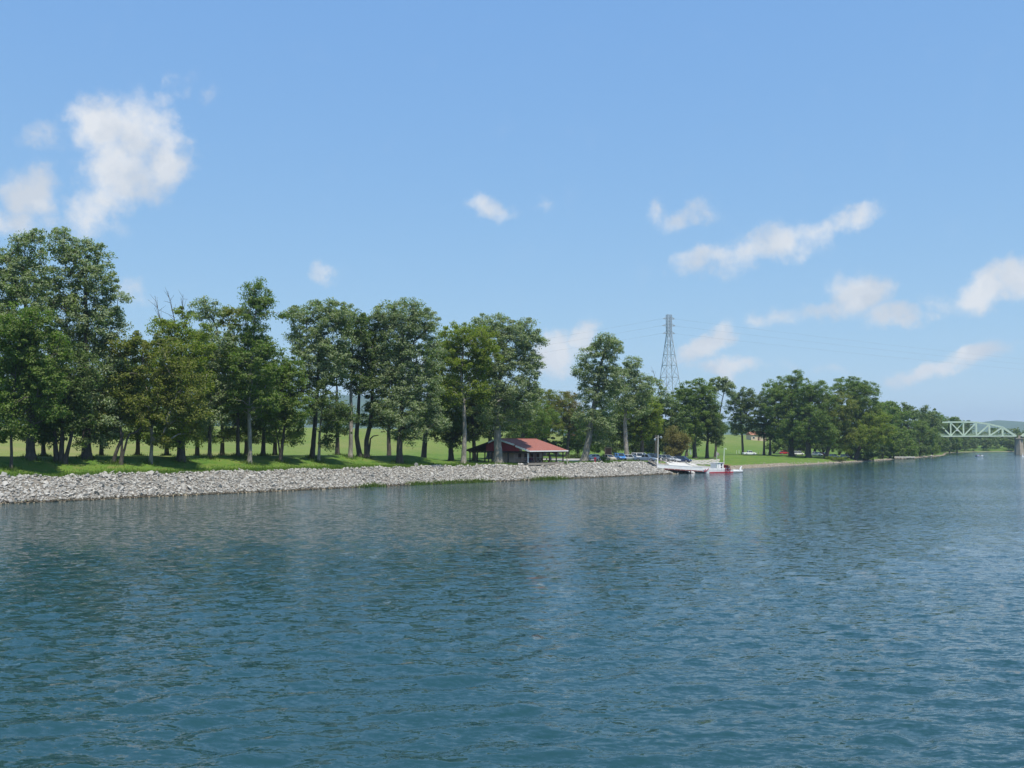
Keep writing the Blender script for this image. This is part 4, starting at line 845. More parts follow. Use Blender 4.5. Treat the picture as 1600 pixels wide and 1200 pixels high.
# ------------------------------------------------------------------ people
M_SKIN = plain('skin', (.50, .30, .22), .6, .05); M_HAIR = plain('hair', (.06, .04, .03), .7, .1)
def person(label, loc, rz, shirt, trousers, pose='stand', group=None):
    """one continuous skinned figure with clothing bands as material zones, hair as a child"""
    sit = pose == 'sit'; lean = .35 if pose == 'stoop' else 0
    hip = Vector((0, 0, .50 if sit else .95)); up = lambda k: hip + Vector((0, -k * math.sin(lean), k * math.cos(lean)))
    J = {'hip': (hip, .15), 'waist': (up(.2), .13), 'chest': (up(.42), .155), 'neck': (up(.56), .06), 'jaw': (up(.64), .075), 'head': (up(.74), .10), 'crown': (up(.82), .06)}
    E = [('hip', 'waist'), ('waist', 'chest'), ('chest', 'neck'), ('neck', 'jaw'), ('jaw', 'head'), ('head', 'crown')]
    for s_, n_ in ((-1, 'l'), (1, 'r')):
        sh = up(.48) + Vector((.19 * s_, 0, 0)); el = sh + Vector((.06 * s_, -.04 - lean * .3, -.28)); wr = el + Vector((-.01 * s_, -.12 - (.1 if sit else 0), -.22)); ha = wr + Vector((0, -.05, -.09))
        J['sh' + n_] = (sh, .065); J['el' + n_] = (el, .048); J['wr' + n_] = (wr, .032); J['ha' + n_] = (ha, .036)
        E += [('chest', 'sh' + n_), ('sh' + n_, 'el' + n_), ('el' + n_, 'wr' + n_), ('wr' + n_, 'ha' + n_)]
        th = hip + Vector((.09 * s_, 0, -.04)); kn = th + (Vector((0, -.42, .0)) if sit else Vector((.02 * s_, -.02, -.42))); an = kn + Vector((0, .03, -.40 if sit else -.42)); fo = an + Vector((.01 * s_, -.13, -.05))
        J['th' + n_] = (th, .10); J['kn' + n_] = (kn, .065); J['an' + n_] = (an, .045); J['fo' + n_] = (fo, .04)
        E += [('hip', 'th' + n_), ('th' + n_, 'kn' + n_), ('kn' + n_, 'an' + n_), ('an' + n_, 'fo' + n_)]
    ks = list(J); me = bpy.data.meshes.new('person'); me.from_pydata([J[k][0] for k in ks], [(ks.index(a), ks.index(b)) for a, b in E], [])
    tmp = bpy.data.objects.new('person_skeleton', me); col.objects.link(tmp)
    tmp.modifiers.new('skin', 'SKIN'); tmp.modifiers.new('sub', 'SUBSURF').levels = 1
    for i, k in enumerate(ks): me.skin_vertices[0].data[i].radius = (J[k][1], J[k][1])
    me.skin_vertices[0].data[0].use_root = True
    dg_ = bpy.context.evaluated_depsgraph_get(); ev = bpy.data.meshes.new_from_object(tmp.evaluated_get(dg_)); bpy.data.objects.remove(tmp)
    ev.materials.clear()
    for m_ in (M_SKIN, shirt, trousers): ev.materials.append(m_)
    zc = up(.54).z; zh = hip.z + .06
    for p in ev.polygons:
        c = p.center; p.use_smooth = True
        if c.z > zc: p.material_index = 0
        elif c.z > zh and not (c.z < hip.z + .2 and abs(c.x) > .2): p.material_index = 1 if c.z > hip.z + .2 or abs(c.x) < .19 else 0
        elif abs(c.x) > .2 and c.z > hip.z - .15 and not sit: p.material_index = 0
        else: p.material_index = 2
    root = empty('person', loc, rz); tag(root, label, 'person', group); link(bpy.data.objects.new('body', ev), root)
    mb = MB(); h0 = up(.77); secs = []
    for q in range(5):
        a = q / 4 * math.pi / 2; r_ = .118 * math.cos(a * .96); secs.append([h0 + Vector((r_ * math.cos(b) , r_ * math.sin(b) + .015, .112 * math.sin(a))) for b in [2 * math.pi * i / 10 for i in range(10)]])
    mb.loft(secs).build('hair', M_HAIR, root, True); return root
C_LAV = plain('lavender_cloth', (.36, .33, .52), .8, .08); C_CREAM = plain('cream_cloth', (.62, .60, .48), .8, .08); C_WHITE = plain('white_cloth', (.72, .72, .70), .8, .06)
C_KHAKI = plain('khaki_cloth', (.52, .48, .40), .8, .1); C_NAVY = plain('navy_cloth', (.04, .05, .10), .8, .1); C_RED = plain('dark_red_cloth', (.17, .02, .03), .8, .1)
pp = lambda a, b, z=3.42: pc + pv(a, b, 0) + Vector((0, 0, z))
person('person in a lavender shirt sitting at the right end table of the pavilion', pp(10.2, 1.5, 3.42), R(10), C_LAV, C_NAVY, 'sit')
q = on((886 - 800) / FPX * 221, 221); person('person in pale cream clothes standing outside the right corner of the pavilion', q, R(120), C_CREAM, C_CREAM)
person('person in a dark red top sitting among the maroon chairs', pp(2.1, .85, 3.42), R(-30), C_RED, C_NAVY, 'sit')
q = on((1032 - 800) / FPX * 250, 250, .1); person('person in white clothes standing beside the floodlight pole', q, R(60), C_WHITE, C_KHAKI)
q = on((1040.5 - 800) / FPX * 252, 252, .1); person('person in pale clothes stooping on the ferry landing', q, R(-40), C_WHITE, C_WHITE, 'stoop')

# ------------------------------------------------------------------ vehicles
M_GLASS = plain('car_glass', (.02, .026, .03), .06, .05, spec=.8); M_TYRE = plain('tyre', (.02, .02, .02), .9, .1); M_RIM = plain('rim', (.45, .45, .46), .35, .1, metal=.7)
M_LAMP = plain('headlamp', (.75, .76, .75), .1, .05); M_TAIL = plain('tail_lamp', (.35, .02, .02), .2, .05); M_PLASTIC = plain('black_plastic', (.03, .03, .032), .6, .1)
def paint(name, c): return plain('paint_' + name, c, .25, .04, 1.5, spec=.6)
PAINT = {'white': paint('white', (.78, .78, .77)), 'blue': paint('blue', (.06, .20, .48)), 'silver': paint('silver', (.50, .51, .52)), 'slate': paint('slate', (.16, .21, .29)), 'dark': paint('dark', (.035, .045, .055)), 'navy': paint('navy', (.025, .045, .10)), 'red': paint('red', (.50, .03, .03)), 'tan': paint('tan', (.48, .43, .33)), 'sky': paint('sky', (.38, .46, .58)), 'grey': paint('grey', (.25, .26, .27))}
def car(label, x, y, rz, color, style='sedan', name=None, group='cars in the car park', z=None):
    shape = {'sedan': dict(L=4.6, W=1.78, H=1.42, belt=.86, hood=.80, cab=(-1.55, -.95, .55, 1.25), boot=.9), 'suv': dict(L=4.6, W=1.86, H=1.72, belt=1.02, hood=.98, cab=(-2.15, -1.95, .55, 1.2), boot=1.0),
             'van': dict(L=4.9, W=1.92, H=1.78, belt=1.0, hood=.92, cab=(-2.3, -2.1, .95, 1.75), boot=1.0), 'pickup': dict(L=5.3, W=1.9, H=1.74, belt=1.05, hood=1.02, cab=(-.75, -.6, .75, 1.25), boot=1.02), 'hatch': dict(L=4.0, W=1.7, H=1.46, belt=.88, hood=.84, cab=(-1.85, -1.45, .45, 1.15), boot=.9)}[style]
    L, W, H, bt, hd, cab, bo = [shape[k] for k in ('L', 'W', 'H', 'belt', 'hood', 'cab', 'boot')]
    root = empty(name or {'pickup': 'pickup_truck', 'van': 'parked_van', 'suv': 'parked_suv'}.get(style, 'parked_car'), (x, y, z if z is not None else ground_z(x, y) + .06), rz)
    tag(root, label, {'pickup': 'pickup truck', 'van': 'van'}.get(style, 'car'), group); pm = PAINT[color]; w = W / 2
    def sec(xx, zb, zt, k=1.): return [(xx, s_ * w * f * k, z_) for s_, f, z_ in ((-1, .86, zb), (-1, 1., zb + .16), (-1, 1., zb + (zt - zb) * .7), (-1, .92, zt), (1, .92, zt), (1, 1., zb + (zt - zb) * .7), (1, 1., zb + .16), (1, .86, zb))]
    MB().loft([sec(-L / 2, .36, bo - .10, .90), sec(-L / 2 + .12, .26, bo, .97), sec(cab[0], .22, bt), sec(0, .2, bt), sec(cab[3], .22, bt - .02), sec(L / 2 - .55, .24, hd - .06, .98), sec(L / 2 - .1, .28, hd - .18, .93), sec(L / 2, .36, .58, .86)]).build('body', pm, root, False)
    # glasshouse and roof
    cw, rw_ = w * .90, w * .74
    gl = MB().add([(cab[0], -cw, bt - .01), (cab[3], -cw, bt - .01), (cab[3], cw, bt - .01), (cab[0], cw, bt - .01), (cab[1], -rw_, H - .05), (cab[2], -rw_, H - .05), (cab[2], rw_, H - .05), (cab[1], rw_, H - .05)], [(3, 2, 1, 0), (4, 5, 6, 7), (0, 1, 5, 4), (1, 2, 6, 5), (2, 3, 7, 6), (3, 0, 4, 7)]).build('windows', M_GLASS, root)
    MB().loft([[(cab[1] - .03, s_ * rw_ * f, z_) for s_, f, z_ in ((-1, 1.02, H - .06), (-1, .86, H), (1, .86, H), (1, 1.02, H - .06))], [(cab[2] + .03, s_ * rw_ * f, z_) for s_, f, z_ in ((-1, 1.02, H - .06), (-1, .86, H), (1, .86, H), (1, 1.02, H - .06))]]).build('roof', pm, root)
    for s_ in (-1, 1):
        for (xb, xt) in ((cab[0] + .02, cab[1] + .02), (cab[3] - .02, cab[2] - .02), ((cab[0] + cab[3]) / 2 - .1, (cab[1] + cab[2]) / 2 - .1)):
            MB().beam((xb, s_ * (cw + .008), bt - .02), (xt, s_ * (rw_ + .008), H - .04), .10, .05).build('pillar', pm, root)
        MB().box((cab[3] - .25, s_ * (w + .06), bt + .06), (.12, .16, .12)).build('mirror', pm, root)
        MB().box((L / 2 - .09, s_ * w * .66, hd - .25), (.12, .34, .14)).build('headlight', M_LAMP, root); MB().box((-L / 2 + .03, s_ * w * .72, bo - .26), (.1, .2, .24)).build('tail_light', M_TAIL, root)
        for xx in (-L * .29, L * .31):
            r_ = .33 if style in ('sedan', 'hatch') else .38
            tz = MB().tube([(xx, s_ * (w - .20), r_), (xx, s_ * (w + .015), r_)], r_, 16).build('wheel', M_TYRE, root); MB().tube([(xx, s_ * (w + .0), r_), (xx, s_ * (w + .03), r_)], r_ * .6, 12).build('rim', M_RIM, tz)
    MB().box((L / 2 - .02, 0, .42), (.1, W * .84, .16)).build('bumper', M_PLASTIC if style != 'sedan' else pm, root); MB().box((-L / 2 + .02, 0, .44), (.1, W * .84, .16)).build('bumper', M_PLASTIC if style != 'sedan' else pm, root)
    if style == 'pickup':
        MB().box((-1.62, 0, bo + .015), (1.75, W * .78, .06)).build('bed_liner', M_PLASTIC, root)
    return root
def at_col(px, d): return (px - 800) / FPX * d, d
def park(px, d, *a, **k): x, y = at_col(px, d); return car(a[0], x, y, *a[1:], **k)
park(927, 240, 'white sedan half hidden behind the red post', R(200), 'white', 'sedan')
park(950, 243, 'tan sedan behind the round green bush', R(-60), 'tan', 'sedan')
park(968, 246, 'bright blue estate car in the row by the riprap', R(-75), 'blue', 'suv')
park(986, 250, 'silver hatchback right of the blue car', R(-35), 'silver', 'hatch')
park(1000, 256, 'white van behind the silver hatchback', R(-40), 'white', 'van')
park(1008, 247, 'slate blue pickup truck left of the floodlight pole', R(-25), 'slate', 'pickup')
park(1022, 258, 'dark sport utility car behind the floodlight pole', R(-60), 'dark', 'suv')
park(1040, 260, 'grey sport utility car right of the floodlight pole', R(-55), 'grey', 'suv')
park(1049, 266, 'silver sedan with bright bonnet behind the landing', R(-40), 'silver', 'sedan')
park(1066, 270, 'navy blue car at the right end of the car park row', R(-35), 'navy', 'suv')
LW = 'cars parked on the lawn by the grove'
park(1170, 412, 'white pickup truck parked alone beside the small dark tree', R(8), 'white', 'pickup', group=LW)
park(1224, 445, 'red car parked left of the grove', R(5), 'red', 'hatch', group=LW)
park(1246, 440, 'white van under the grove between two trunks', R(10), 'white', 'van', group=LW)
park(1276, 435, 'white sport utility car under the grove', R(-50), 'white', 'suv', group=LW)
park(1284, 440, 'red car close behind the white sport utility car', R(-40), 'red', 'sedan', group=LW)
park(1301, 420, 'pale blue car low on the right of the grove', R(15), 'sky', 'sedan', group=LW)
park(1319, 425, 'white car at the far right end of the grove', R(-60), 'white', 'hatch', group=LW)

# ------------------------------------------------------------------ ferry and landing
M_FRED = plain('ferry_red', (.36, .025, .04), .5, .12, 1.5); M_FWHITE = plain('ferry_white', (.80, .78, .76), .45, .07, 1.0); M_DECK = plain('deck_grey', (.34, .36, .35), .8, .12, 1.5); M_RUST = plain('rust_red', (.22, .07, .06), .8, .3, 1.5)
M_POLE = plain('weathered_pole', (.46, .44, .39), .85, .15, 2.0); M_PALEPOLE = plain('pale_green_paint', (.60, .68, .55), .6, .08, 2.0)
A0 = Vector((34.6, 245.5, 1.35)); A1 = Vector((47.0, 253.5, .42)); dirL = (A1 - A0); LL = dirL.length; rz0 = math.atan2(dirL.y, dirL.x); pitch = math.asin(-dirL.z / LL)
ls = empty('landing_stage', A0); ls.rotation_euler = (0, pitch, rz0); tag(ls, 'long white sided landing stage sloping from the shore to the ferry', 'landing stage')
MB().box((LL / 2, 2.3, .08), (LL, 4.6, .18)).build('deck', M_DECK, ls)
for k in range(4):                                                          # near side wall in panels with posts
    x0_ = k * LL / 4; MB().box((x0_ + LL / 8, 0, .62), (LL / 4 - .03, .08, .78)).build('side_panel', M_FWHITE, ls)
    MB().box((x0_ + LL / 8, 4.6, .50), (LL / 4 - .03, .08, .66)).build('side_panel', M_FWHITE, ls)
for k in range(9): MB().box((.03 + k * (LL - .06) / 8, -.07, .52), (.10, .08, 1.0)).build('rib', M_FWHITE, ls)
MB().box((LL / 2 + 1.2, -.02, .08), (LL - 2.4, .12, .26)).build('rubbing_strake', M_RUST, ls)
MB().box((LL / 2, 0, 1.05), (LL, .16, .09)).build('cap_rail', M_FWHITE, ls)
MB().prism([(0, 0, -.02), (0, 4.6, -.02), (-2.4, 4.4, .35), (-2.4, .2, .35)], (0, 0, .14)).build('apron', M_DECK, ls)
for k in range(3): MB().tube([(4 + k * 4, 1.2, -.05), (4 + k * 4, 1.2, -.9 + .1 * k)], .14).tube([(4 + k * 4, 3.4, -.05), (4 + k * 4, 3.4, -.9 + .1 * k)], .14).build('support', M_RUST, ls)

B0 = Vector((48.0, 254.4, 0)); dirF = Vector((59.0, 261.5, 0)) - B0; FL = dirF.length
fb_ = empty('ferry_boat', B0, math.atan2(dirF.y, dirF.x)); tag(fb_, 'small white ferry boat with red paddle wheel and white deckhouse at the landing', 'ferry')
def hs(x, zt, zb, hw): return [(x, 2.1 - hw, zb), (x, 2.1 + hw, zb), (x, 2.1 + hw * 1.05, zt), (x, 2.1 - hw * 1.05, zt)]
MB().loft([hs(-.3, .75, .35, 1.9), hs(.8, .72, -.3, 2.05), hs(FL * .72, .66, -.3, 2.05)]).build('hull', M_FWHITE, fb_)
MB().loft([hs(FL * .72 + .01, .45, -.15, 1.9), hs(FL - .4, .48, -.05, 1.8), hs(FL + .2, .62, .22, 1.6)]).build('stern_platform', M_FWHITE, fb_)
MB().box((FL * .40, -.08, .10), (FL * .62, .10, .32)).build('red_strake', M_FRED, fb_); MB().box((FL * .86, .22, .02), (FL * .26, .10, .16)).build('black_strake', M_PLASTIC, fb_)
MB().box((FL * .36, 2.1, .71), (FL * .7, 4.1, .07)).build('deck', M_DECK, fb_)
for k in range(6): MB().box((.1 + k * 1.5, -.0, .98), (1.44, .06, .5)).build('bulwark_panel', M_FWHITE, fb_)
for k in range(6): MB().box((.1 + k * 1.5, 4.2, .98), (1.44, .06, .5)).build('bulwark_panel', M_FWHITE, fb_)
MB().beam((-.2, -.05, .3), (.9, -.05, 1.15), .12, .14).beam((-.7, -.05, .32), (-.1, -.05, 1.0), .12, .14).build('bow_ramp_arm', M_FRED, fb_)
house = MB().box((5.3, 1.5, 1.6), (2.6, 2.0, 1.75)).build('deckhouse', M_FWHITE, fb_)
MB().box((5.3, 1.5, 2.52), (2.9, 2.3, .08)).build('house_roof', M_FWHITE, house)
for (x_, w_, z_, h_) in ((4.75, .10, 1.6, 1.6), (5.8, .42, 2.0, .5), (5.8, .42, 1.4, .3)): MB().box((x_, .485, z_), (w_, .03, h_)).build('window' if w_ > .2 else 'seam', M_GLASS if w_ > .2 else M_DECK, house)
pw = empty('paddle_wheel', (0, 0, 0)); pw.parent = fb_; pw.location = (7.35, .25, .85)
MB().tube([(0, -.5, 0), (0, .9, 0)], .10, 10).build('axle', M_RUST, pw)
for s_ in (-.42, .75):
    mb = MB()
    for k in range(16):
        a, b = 2 * math.pi * k / 16, 2 * math.pi * (k + 1) / 16; mb.beam((math.cos(a) * .92, s_, math.sin(a) * .92), (math.cos(b) * .92, s_, math.sin(b) * .92), .07, .10)
    for k in range(8): a = 2 * math.pi * k / 8; mb.beam((0, s_, 0), (math.cos(a) * .92, s_, math.sin(a) * .92), .06, .07)
    mb.build('wheel_rim', M_FRED, pw)
for k in range(8): a = 2 * math.pi * k / 8; MB().beam((math.cos(a) * .62, .165, math.sin(a) * .62), (math.cos(a) * .98, .165, math.sin(a) * .98), 1.12, .05).build('paddle', M_FRED, pw)
MB().box((7.35, .2, 1.95), (1.5, 1.7, .08)).build('wheel_cover', M_FRED, fb_)
MB().box((7.35, 1.25, .95), (1.6, .1, 1.9)).build('wheel_guard', M_FRED, fb_)
MB().tube([(7.5, 1.45, .7), (7.62, 1.45, 3.6), (7.8, 1.45, 6.2)], [.11, .10, .07], 10).build('mast', M_PALEPOLE, fb_); MB().beam((7.8, 1.45, 6.18), (8.4, 1.45, 6.12), .09).build('mast_arm', M_PALEPOLE, fb_)
MB().tube([(8.4, 1.45, 6.1), (8.4, 1.45, 5.85)], [.06, .16], 10).build('mast_lamp', M_PALEPOLE, fb_)
MB().tube([(FL - .6, .6, .45), (FL - .55, .6, 1.0), (FL - .25, .6, 1.45), (FL - .05, .6, 1.5)], [.26, .24, .16, .10], 10).build('stern_bollard', M_FWHITE, fb_)
MB().tube([(8.3, .9, .45), (8.3, .9, 1.9)], .05).build('stanchion', M_PLASTIC, fb_)
MB().tube([(4.1, .35, .7), (4.1, .35, 5.3)], [.09, .06], 8).build('flag_staff', M_PALEPOLE, fb_)
fl = MB(); fv = []; ff = []
for i in range(6):
    for j in range(5): u, v = i / 5, j / 4; fv.append((4.15 + u * .8, .35 + .10 * math.sin(u * 6 + v * 2) , 5.2 - v * .75 - u * u * .55))
for i in range(5):
    for j in range(4): ff.append((i * 5 + j, i * 5 + j + 1, i * 5 + j + 6, i * 5 + j + 5))
fo = fl.add(fv, ff).build('flag', plain('flag_cloth', (.30, .25, .24), .8, .3, 5.0), fb_); fo.modifiers.new('thick', 'SOLIDIFY').thickness = .015

# concrete wall beside the ramp
W0 = Vector((41.5, 264.5)); W1 = Vector((53.3, 272.0)); rw0 = empty('ramp_wall', (W0.x, W0.y, 0)); tag(rw0, 'low pale concrete wall along the boat ramp behind the landing stage', 'wall')
for k in range(6):
    p0 = W0.lerp(W1, k / 6); p1 = W0.lerp(W1, (k + .985) / 6); zz0 = 1.5 - .9 * k / 6; zz1 = 1.5 - .9 * (k + 1) / 6
    MB().prism([(p0.x - W0.x, p0.y - W0.y, -.8), (p1.x - W0.x, p1.y - W0.y, -.8), (p1.x - W0.x, p1.y - W0.y, zz1 + .62), (p0.x - W0.x, p0.y - W0.y, zz0 + .62)], (-.22, .3, 0)).build('wall_panel', M_CONC, rw0)

# floodlight pole, white marker post, red post, notice frame
x, y = at_col(1027, 248); fp = empty('floodlight_pole', on(x, y)); tag(fp, 'tall weathered floodlight pole with two lamps at the ferry landing', 'light pole')
MB().tube([(0, 0, -.4), (.05, 0, 3.5), (.15, 0, 7.35)], [.20, .17, .13], 10).build('pole', M_POLE, fp); MB().beam((-.55, 0, 6.75), (.75, 0, 6.95), .09).build('cross_arm', M_POLE, fp)
for (lx, lz) in ((-.62, 6.45), (.85, 6.95)): MB().tube([(lx, .12, lz), (lx, -.15, lz - .05), (lx, -.34, lz - .12)], [.10, .24, .27], 10).build('lamp', M_WHITE, fp)
x, y = at_col(1026.3, 246.5); o = empty('marker_post', on(x, y)); tag(o, 'white painted post at the foot of the floodlight pole', 'post')
MB().tube([(0, 0, -.3), (0, 0, 1.0), (0, 0, 2.05), (0, 0, 2.2)], [.24, .24, .15, .08], 10).build('shaft', M_FWHITE, o); MB().tube([(0, 0, 0), (0, 0, .14)], .32, 12).build('base', M_CONC, o)
x, y = at_col(929.4, 231); o = empty('red_post', on(x, y)); tag(o, 'short red post box standing before the white sedan', 'post')
MB().box((0, 0, .45), (.30, .26, 1.1)).build('stand', M_FRED, o); MB().box((0, -.02, 1.05), (.56, .42, .40)).build('head', M_FRED, o)
x, y = at_col(950, 262); o = empty('notice_frame', on(x, y)); tag(o, 'tall brown timber frame standing behind the parked cars', 'frame')
M_FRAME = plain('frame_timber', (.27, .20, .13), .85, .15, 3.0)
for s_ in (-.8, .8): MB().box((s_, 0, 1.6), (.2, .2, 3.4)).build('frame_post', M_FRAME, o)
MB().box((0, 0, 3.1), (1.9, .2, .2)).build('top_rail', M_FRAME, o); MB().box((0, .03, 2.1), (1.38, .06, 1.5)).build('board', M_BROWN, o)
# white marker stakes on the lawn
for (px, d, lb) in ((1150, 445, 'short white stake on the lawn, left of the small dark tree'), (1154, 448, 'taller white stake just right of the first on the lawn'), (1214, 470, 'white sign on a stake left of the red car')):
    x, y = at_col(px, d); o = empty('white_stake', on(x, y)); tag(o, lb, 'stake', 'white stakes on the lawn')
    MB().box((0, 0, .5), (.14, .14, 1.2)).build('stake', M_WHITE, o); MB().box((0, -.09, 1.15), (.5, .05, .6) if px > 1200 else (.2, .05, .3)).build('plate', M_WHITE, o)

# fence along the lawn drive
for k in range(8):
    x, y = at_col(1178 + k * 4, 452); o = empty('fence_post', on(x, y)); tag(o, '%s pale fence post from the white pickup truck' % nth[k], 'fence post', 'low fence posts on the lawn')
    MB().box((0, 0, .4), (.14, .14, 1.0)).build('shaft', M_POLE, o); MB().box((0, 0, .95), (.2, .2, .08)).build('post_cap', M_POLE, o)

# ------------------------------------------------------------------ houses on the rise
def house_far(label, px, d, w, dep, h, rh, wall, roof, rz=0., garage=False):
    x, y = at_col(px, d); o = empty('house', on(x, y), rz); tag(o, label, 'house', 'houses on the rise')
    MB().box((0, 0, h / 2 - .3), (w, dep, h + .6)).build('wall', wall, o)
    r_ = MB().prism([(-w / 2 - .4, -dep / 2 - .5, h - .05), (-w / 2 - .4, dep / 2 + .5, h - .05), (-w / 2 - .4, 0, h + rh)], (w + .8, 0, 0)).build('roof', roof, o)
    MB().box((w * .25, .6, h + rh * .9), (.7, .7, 1.3)).build('chimney', M_REDB, r_)
    n = 3
    for k in range(n):
        wx = -w / 2 + w * (k + .5) / n
        if k == 1: MB().box((wx, -dep / 2 - .03, 1.0), (1.1, .08, 2.1)).build('door', M_BROWN, o)
        else:
            f_ = MB().box((wx, -dep / 2 - .03, 1.6), (1.6, .08, 1.3)).build('window', M_WHITE, o); MB().box((wx, -dep / 2 - .08, 1.6), (1.35, .04, 1.05)).build('pane', M_GLASS, f_)
M_BUFF = plain('buff_wall', (.62, .48, .34), .85, .08, .6); M_BRICK = plain('brick_wall', (.36, .16, .10), .9, .12, .8); M_BLUEW = plain('blue_cladding', (.20, .36, .48), .7, .08, .6); M_GREYR = plain('grey_roof', (.22, .21, .21), .9, .12, .6)
house_far('buff house with brown roof on the rise behind the lawn', 1181, 640, 10, 7, 3.4, 2.0, M_BUFF, M_BRICK, R(12))
house_far('blue clad shed glimpsed between trees right of the pavilion', 878, 470, 3.6, 3.6, 3.0, 1.0, M_BLUEW, M_GREYR)
house_far('brick house glimpsed left of the leaning pale trunk', 894, 470, 5, 5, 2.6, 1.4, M_BRICK, M_GREYR, R(-10))

# ------------------------------------------------------------------ truss bridge
M_TRUSS = plain('pale_green_steel', (.66, .76, .58), .55, .08, .3); M_PIER = plain('stone_pier', (.36, .31, .24), .9, .2, .5, bump=.05); M_UNDER = plain('dark_steel', (.07, .075, .07), .8, .2, .5)
BD = 667.; bm_ = BD / FPX; bx0 = (1411 - 800) * bm_; PANEL = 7.8; ZDK = CAM_Z + (692 - 681.5) * bm_; HT = 9.4
BYAW = R(-21); PIERX = (1588 - 800) * bm_; bl = 9 * PANEL + 1.6
br = empty('truss_bridge', (PIERX - bl * math.cos(BYAW), BD - 3 - bl * math.sin(BYAW), 0), BYAW); tag(br, 'pale green steel truss bridge on stone piers crossing the river', 'bridge')
hgt = [0, .62, .84, .98, 1.0, 1.0, .98, .84, .62, 0]
def truss_span(x0, n_hide=0):
    sp = empty('truss_span', (0, 0, 0)); sp.parent = br; sp.location = (x0, 0, ZDK)
    for yy in (0., 7.2):
        for k in range(9):
            a, b = k * PANEL, (k + 1) * PANEL
            MB().beam((a, yy, 0), (b - .04, yy, 0), .7, .95).build('bottom_chord', M_TRUSS, sp)
            MB().beam((a, yy, HT * hgt[k]), (b, yy, HT * hgt[k + 1]), .75, .8).build('end_post' if k in (0, 8) else 'top_chord', M_TRUSS, sp)
            if 0 < k: MB().beam((a, yy, .4), (a, yy, HT * hgt[k] - .3), .56, .6).build('vertical', M_TRUSS, sp)
            if 0 < k < 4: MB().beam((a, yy, HT * hgt[k] - .2), (b, yy, .3), .6, .62).build('diagonal', M_TRUSS, sp)
            if 4 < k < 8: MB().beam((b, yy, HT * hgt[k + 1] - .2), (a, yy, .3), .6, .62).build('diagonal', M_TRUSS, sp)
            if k == 4: MB().beam((a, yy - .02, HT - .2), (b, yy - .02, .3), .42, .46).build('diagonal', M_TRUSS, sp); MB().beam((b, yy + .4, HT - .2), (a, yy + .4, .3), .42, .46).build('diagonal', M_TRUSS, sp)
            if k == 4 and yy == 0: MB().box(((a + b) / 2, -.35, HT * .42), (1.6, .12, .8)).build('gusset_plate', M_FWHITE, sp)
    for k in range(1, 9): MB().beam((k * PANEL, .3, HT * hgt[k] - .1), (k * PANEL, 6.9, HT * hgt[k] - .1), .3, .4).build('sway_strut', M_TRUSS, sp)
    for k in range(10): MB().beam((k * PANEL, .3, -.55), (k * PANEL, 6.9, -.55), .4, .8).build('floor_beam', M_UNDER, sp)
    MB().box((4.5 * PANEL, 3.6, -.08), (9 * PANEL, 6.3, .3)).build('deck', M_GRAVEL, sp)
    MB().beam((0, -.42, -.52), (9 * PANEL, -.42, -.52), .25, .32).build('fascia_girder', M_UNDER, sp)
    for z in (.9, 1.5): MB().beam((0, .55, z), (9 * PANEL, .55, z), .12, .16).build('guard_rail', M_TRUSS, sp)
    return sp
truss_span(0); truss_span(9 * PANEL + 3.2)
def pier(x, name='pier'):
    o = MB().loft([[(x + sx * 2.5, 3.6 + sy * 7.6, -2.5) for sx, sy in ((-1, -.8), (0, -1), (1, -.8), (1, .8), (0, 1), (-1, .8))], [(x + sx * 1.95, 3.6 + sy * 6.6, ZDK - 1.9) for sx, sy in ((-1, -.8), (0, -1), (1, -.8), (1, .8), (0, 1), (-1, .8))]]).build(name, M_PIER, br)
    MB().box((x, 3.6, ZDK - 1.6), (4.6, 13.4, .6)).build('pier_cap', M_PIER, o); MB().box((x - .1, -1.0, ZDK - .5), (1.2, 1.6, 2.0)).build('bearing', M_PIER, o)
    return o
pier(9 * PANEL + 1.6); pier(18 * PANEL + 4.8)
MB().box((-4, 3.6, ZDK / 2 - 1.5), (8, 9, ZDK + 1.6)).build('abutment', M_PIER, br)

# ------------------------------------------------------------------ power pylon and lines
M_STEEL = plain('galvanised_steel', (.34, .38, .42), .6, .1, .5, metal=.0); M_WIRE = plain('wire', (.12, .13, .14), .6, .05)
PD = 400.; pm_ = PD / FPX; px0 = (1046.5 - 800) * pm_; gz = ground_z(px0, PD); py_ = empty('power_pylon', (px0, PD, gz), R(20)); tag(py_, 'tall grey lattice power pylon rising behind the trees', 'pylon')
zt = P(1046, 492, PD).z - gz; zw = P(1046, 522, PD).z - gz; hw_t = .78
hw_b = 6.0
legs = {}
for sx in (-1, 1):
    for sy in (-1, 1): MB().beam((sx * hw_b, sy * hw_b, -.5), (sx * hw_t, sy * hw_t, zw), .19).beam((sx * hw_t, sy * hw_t, zw), (sx * hw_t, sy * hw_t, zt), .18).build('leg', M_STEEL, py_)
lev = [0, .2, .37, .52, .64, .74, .83, .91, 1.]
for k in range(8):
    for s_ in range(4):
        h0, h1 = hw_b + (hw_t - hw_b) * lev[k], hw_b + (hw_t - hw_b) * lev[k + 1]; z0, z1 = zw * lev[k], zw * lev[k + 1]; c = [(-1, -1), (1, -1), (1, 1), (-1, 1)]; a, b = c[s_], c[(s_ + 1) % 4]
        mb = MB().beam((a[0] * h1, a[1] * h1, z1), (b[0] * h1, b[1] * h1, z1), .12)
        mb.beam((a[0] * h0, a[1] * h0, z0), (b[0] * h1, b[1] * h1, z1), .09).beam((b[0] * h0, b[1] * h0, z0), (a[0] * h1, a[1] * h1, z1), .09).build('brace_panel', M_STEEL, py_)
nk = 6
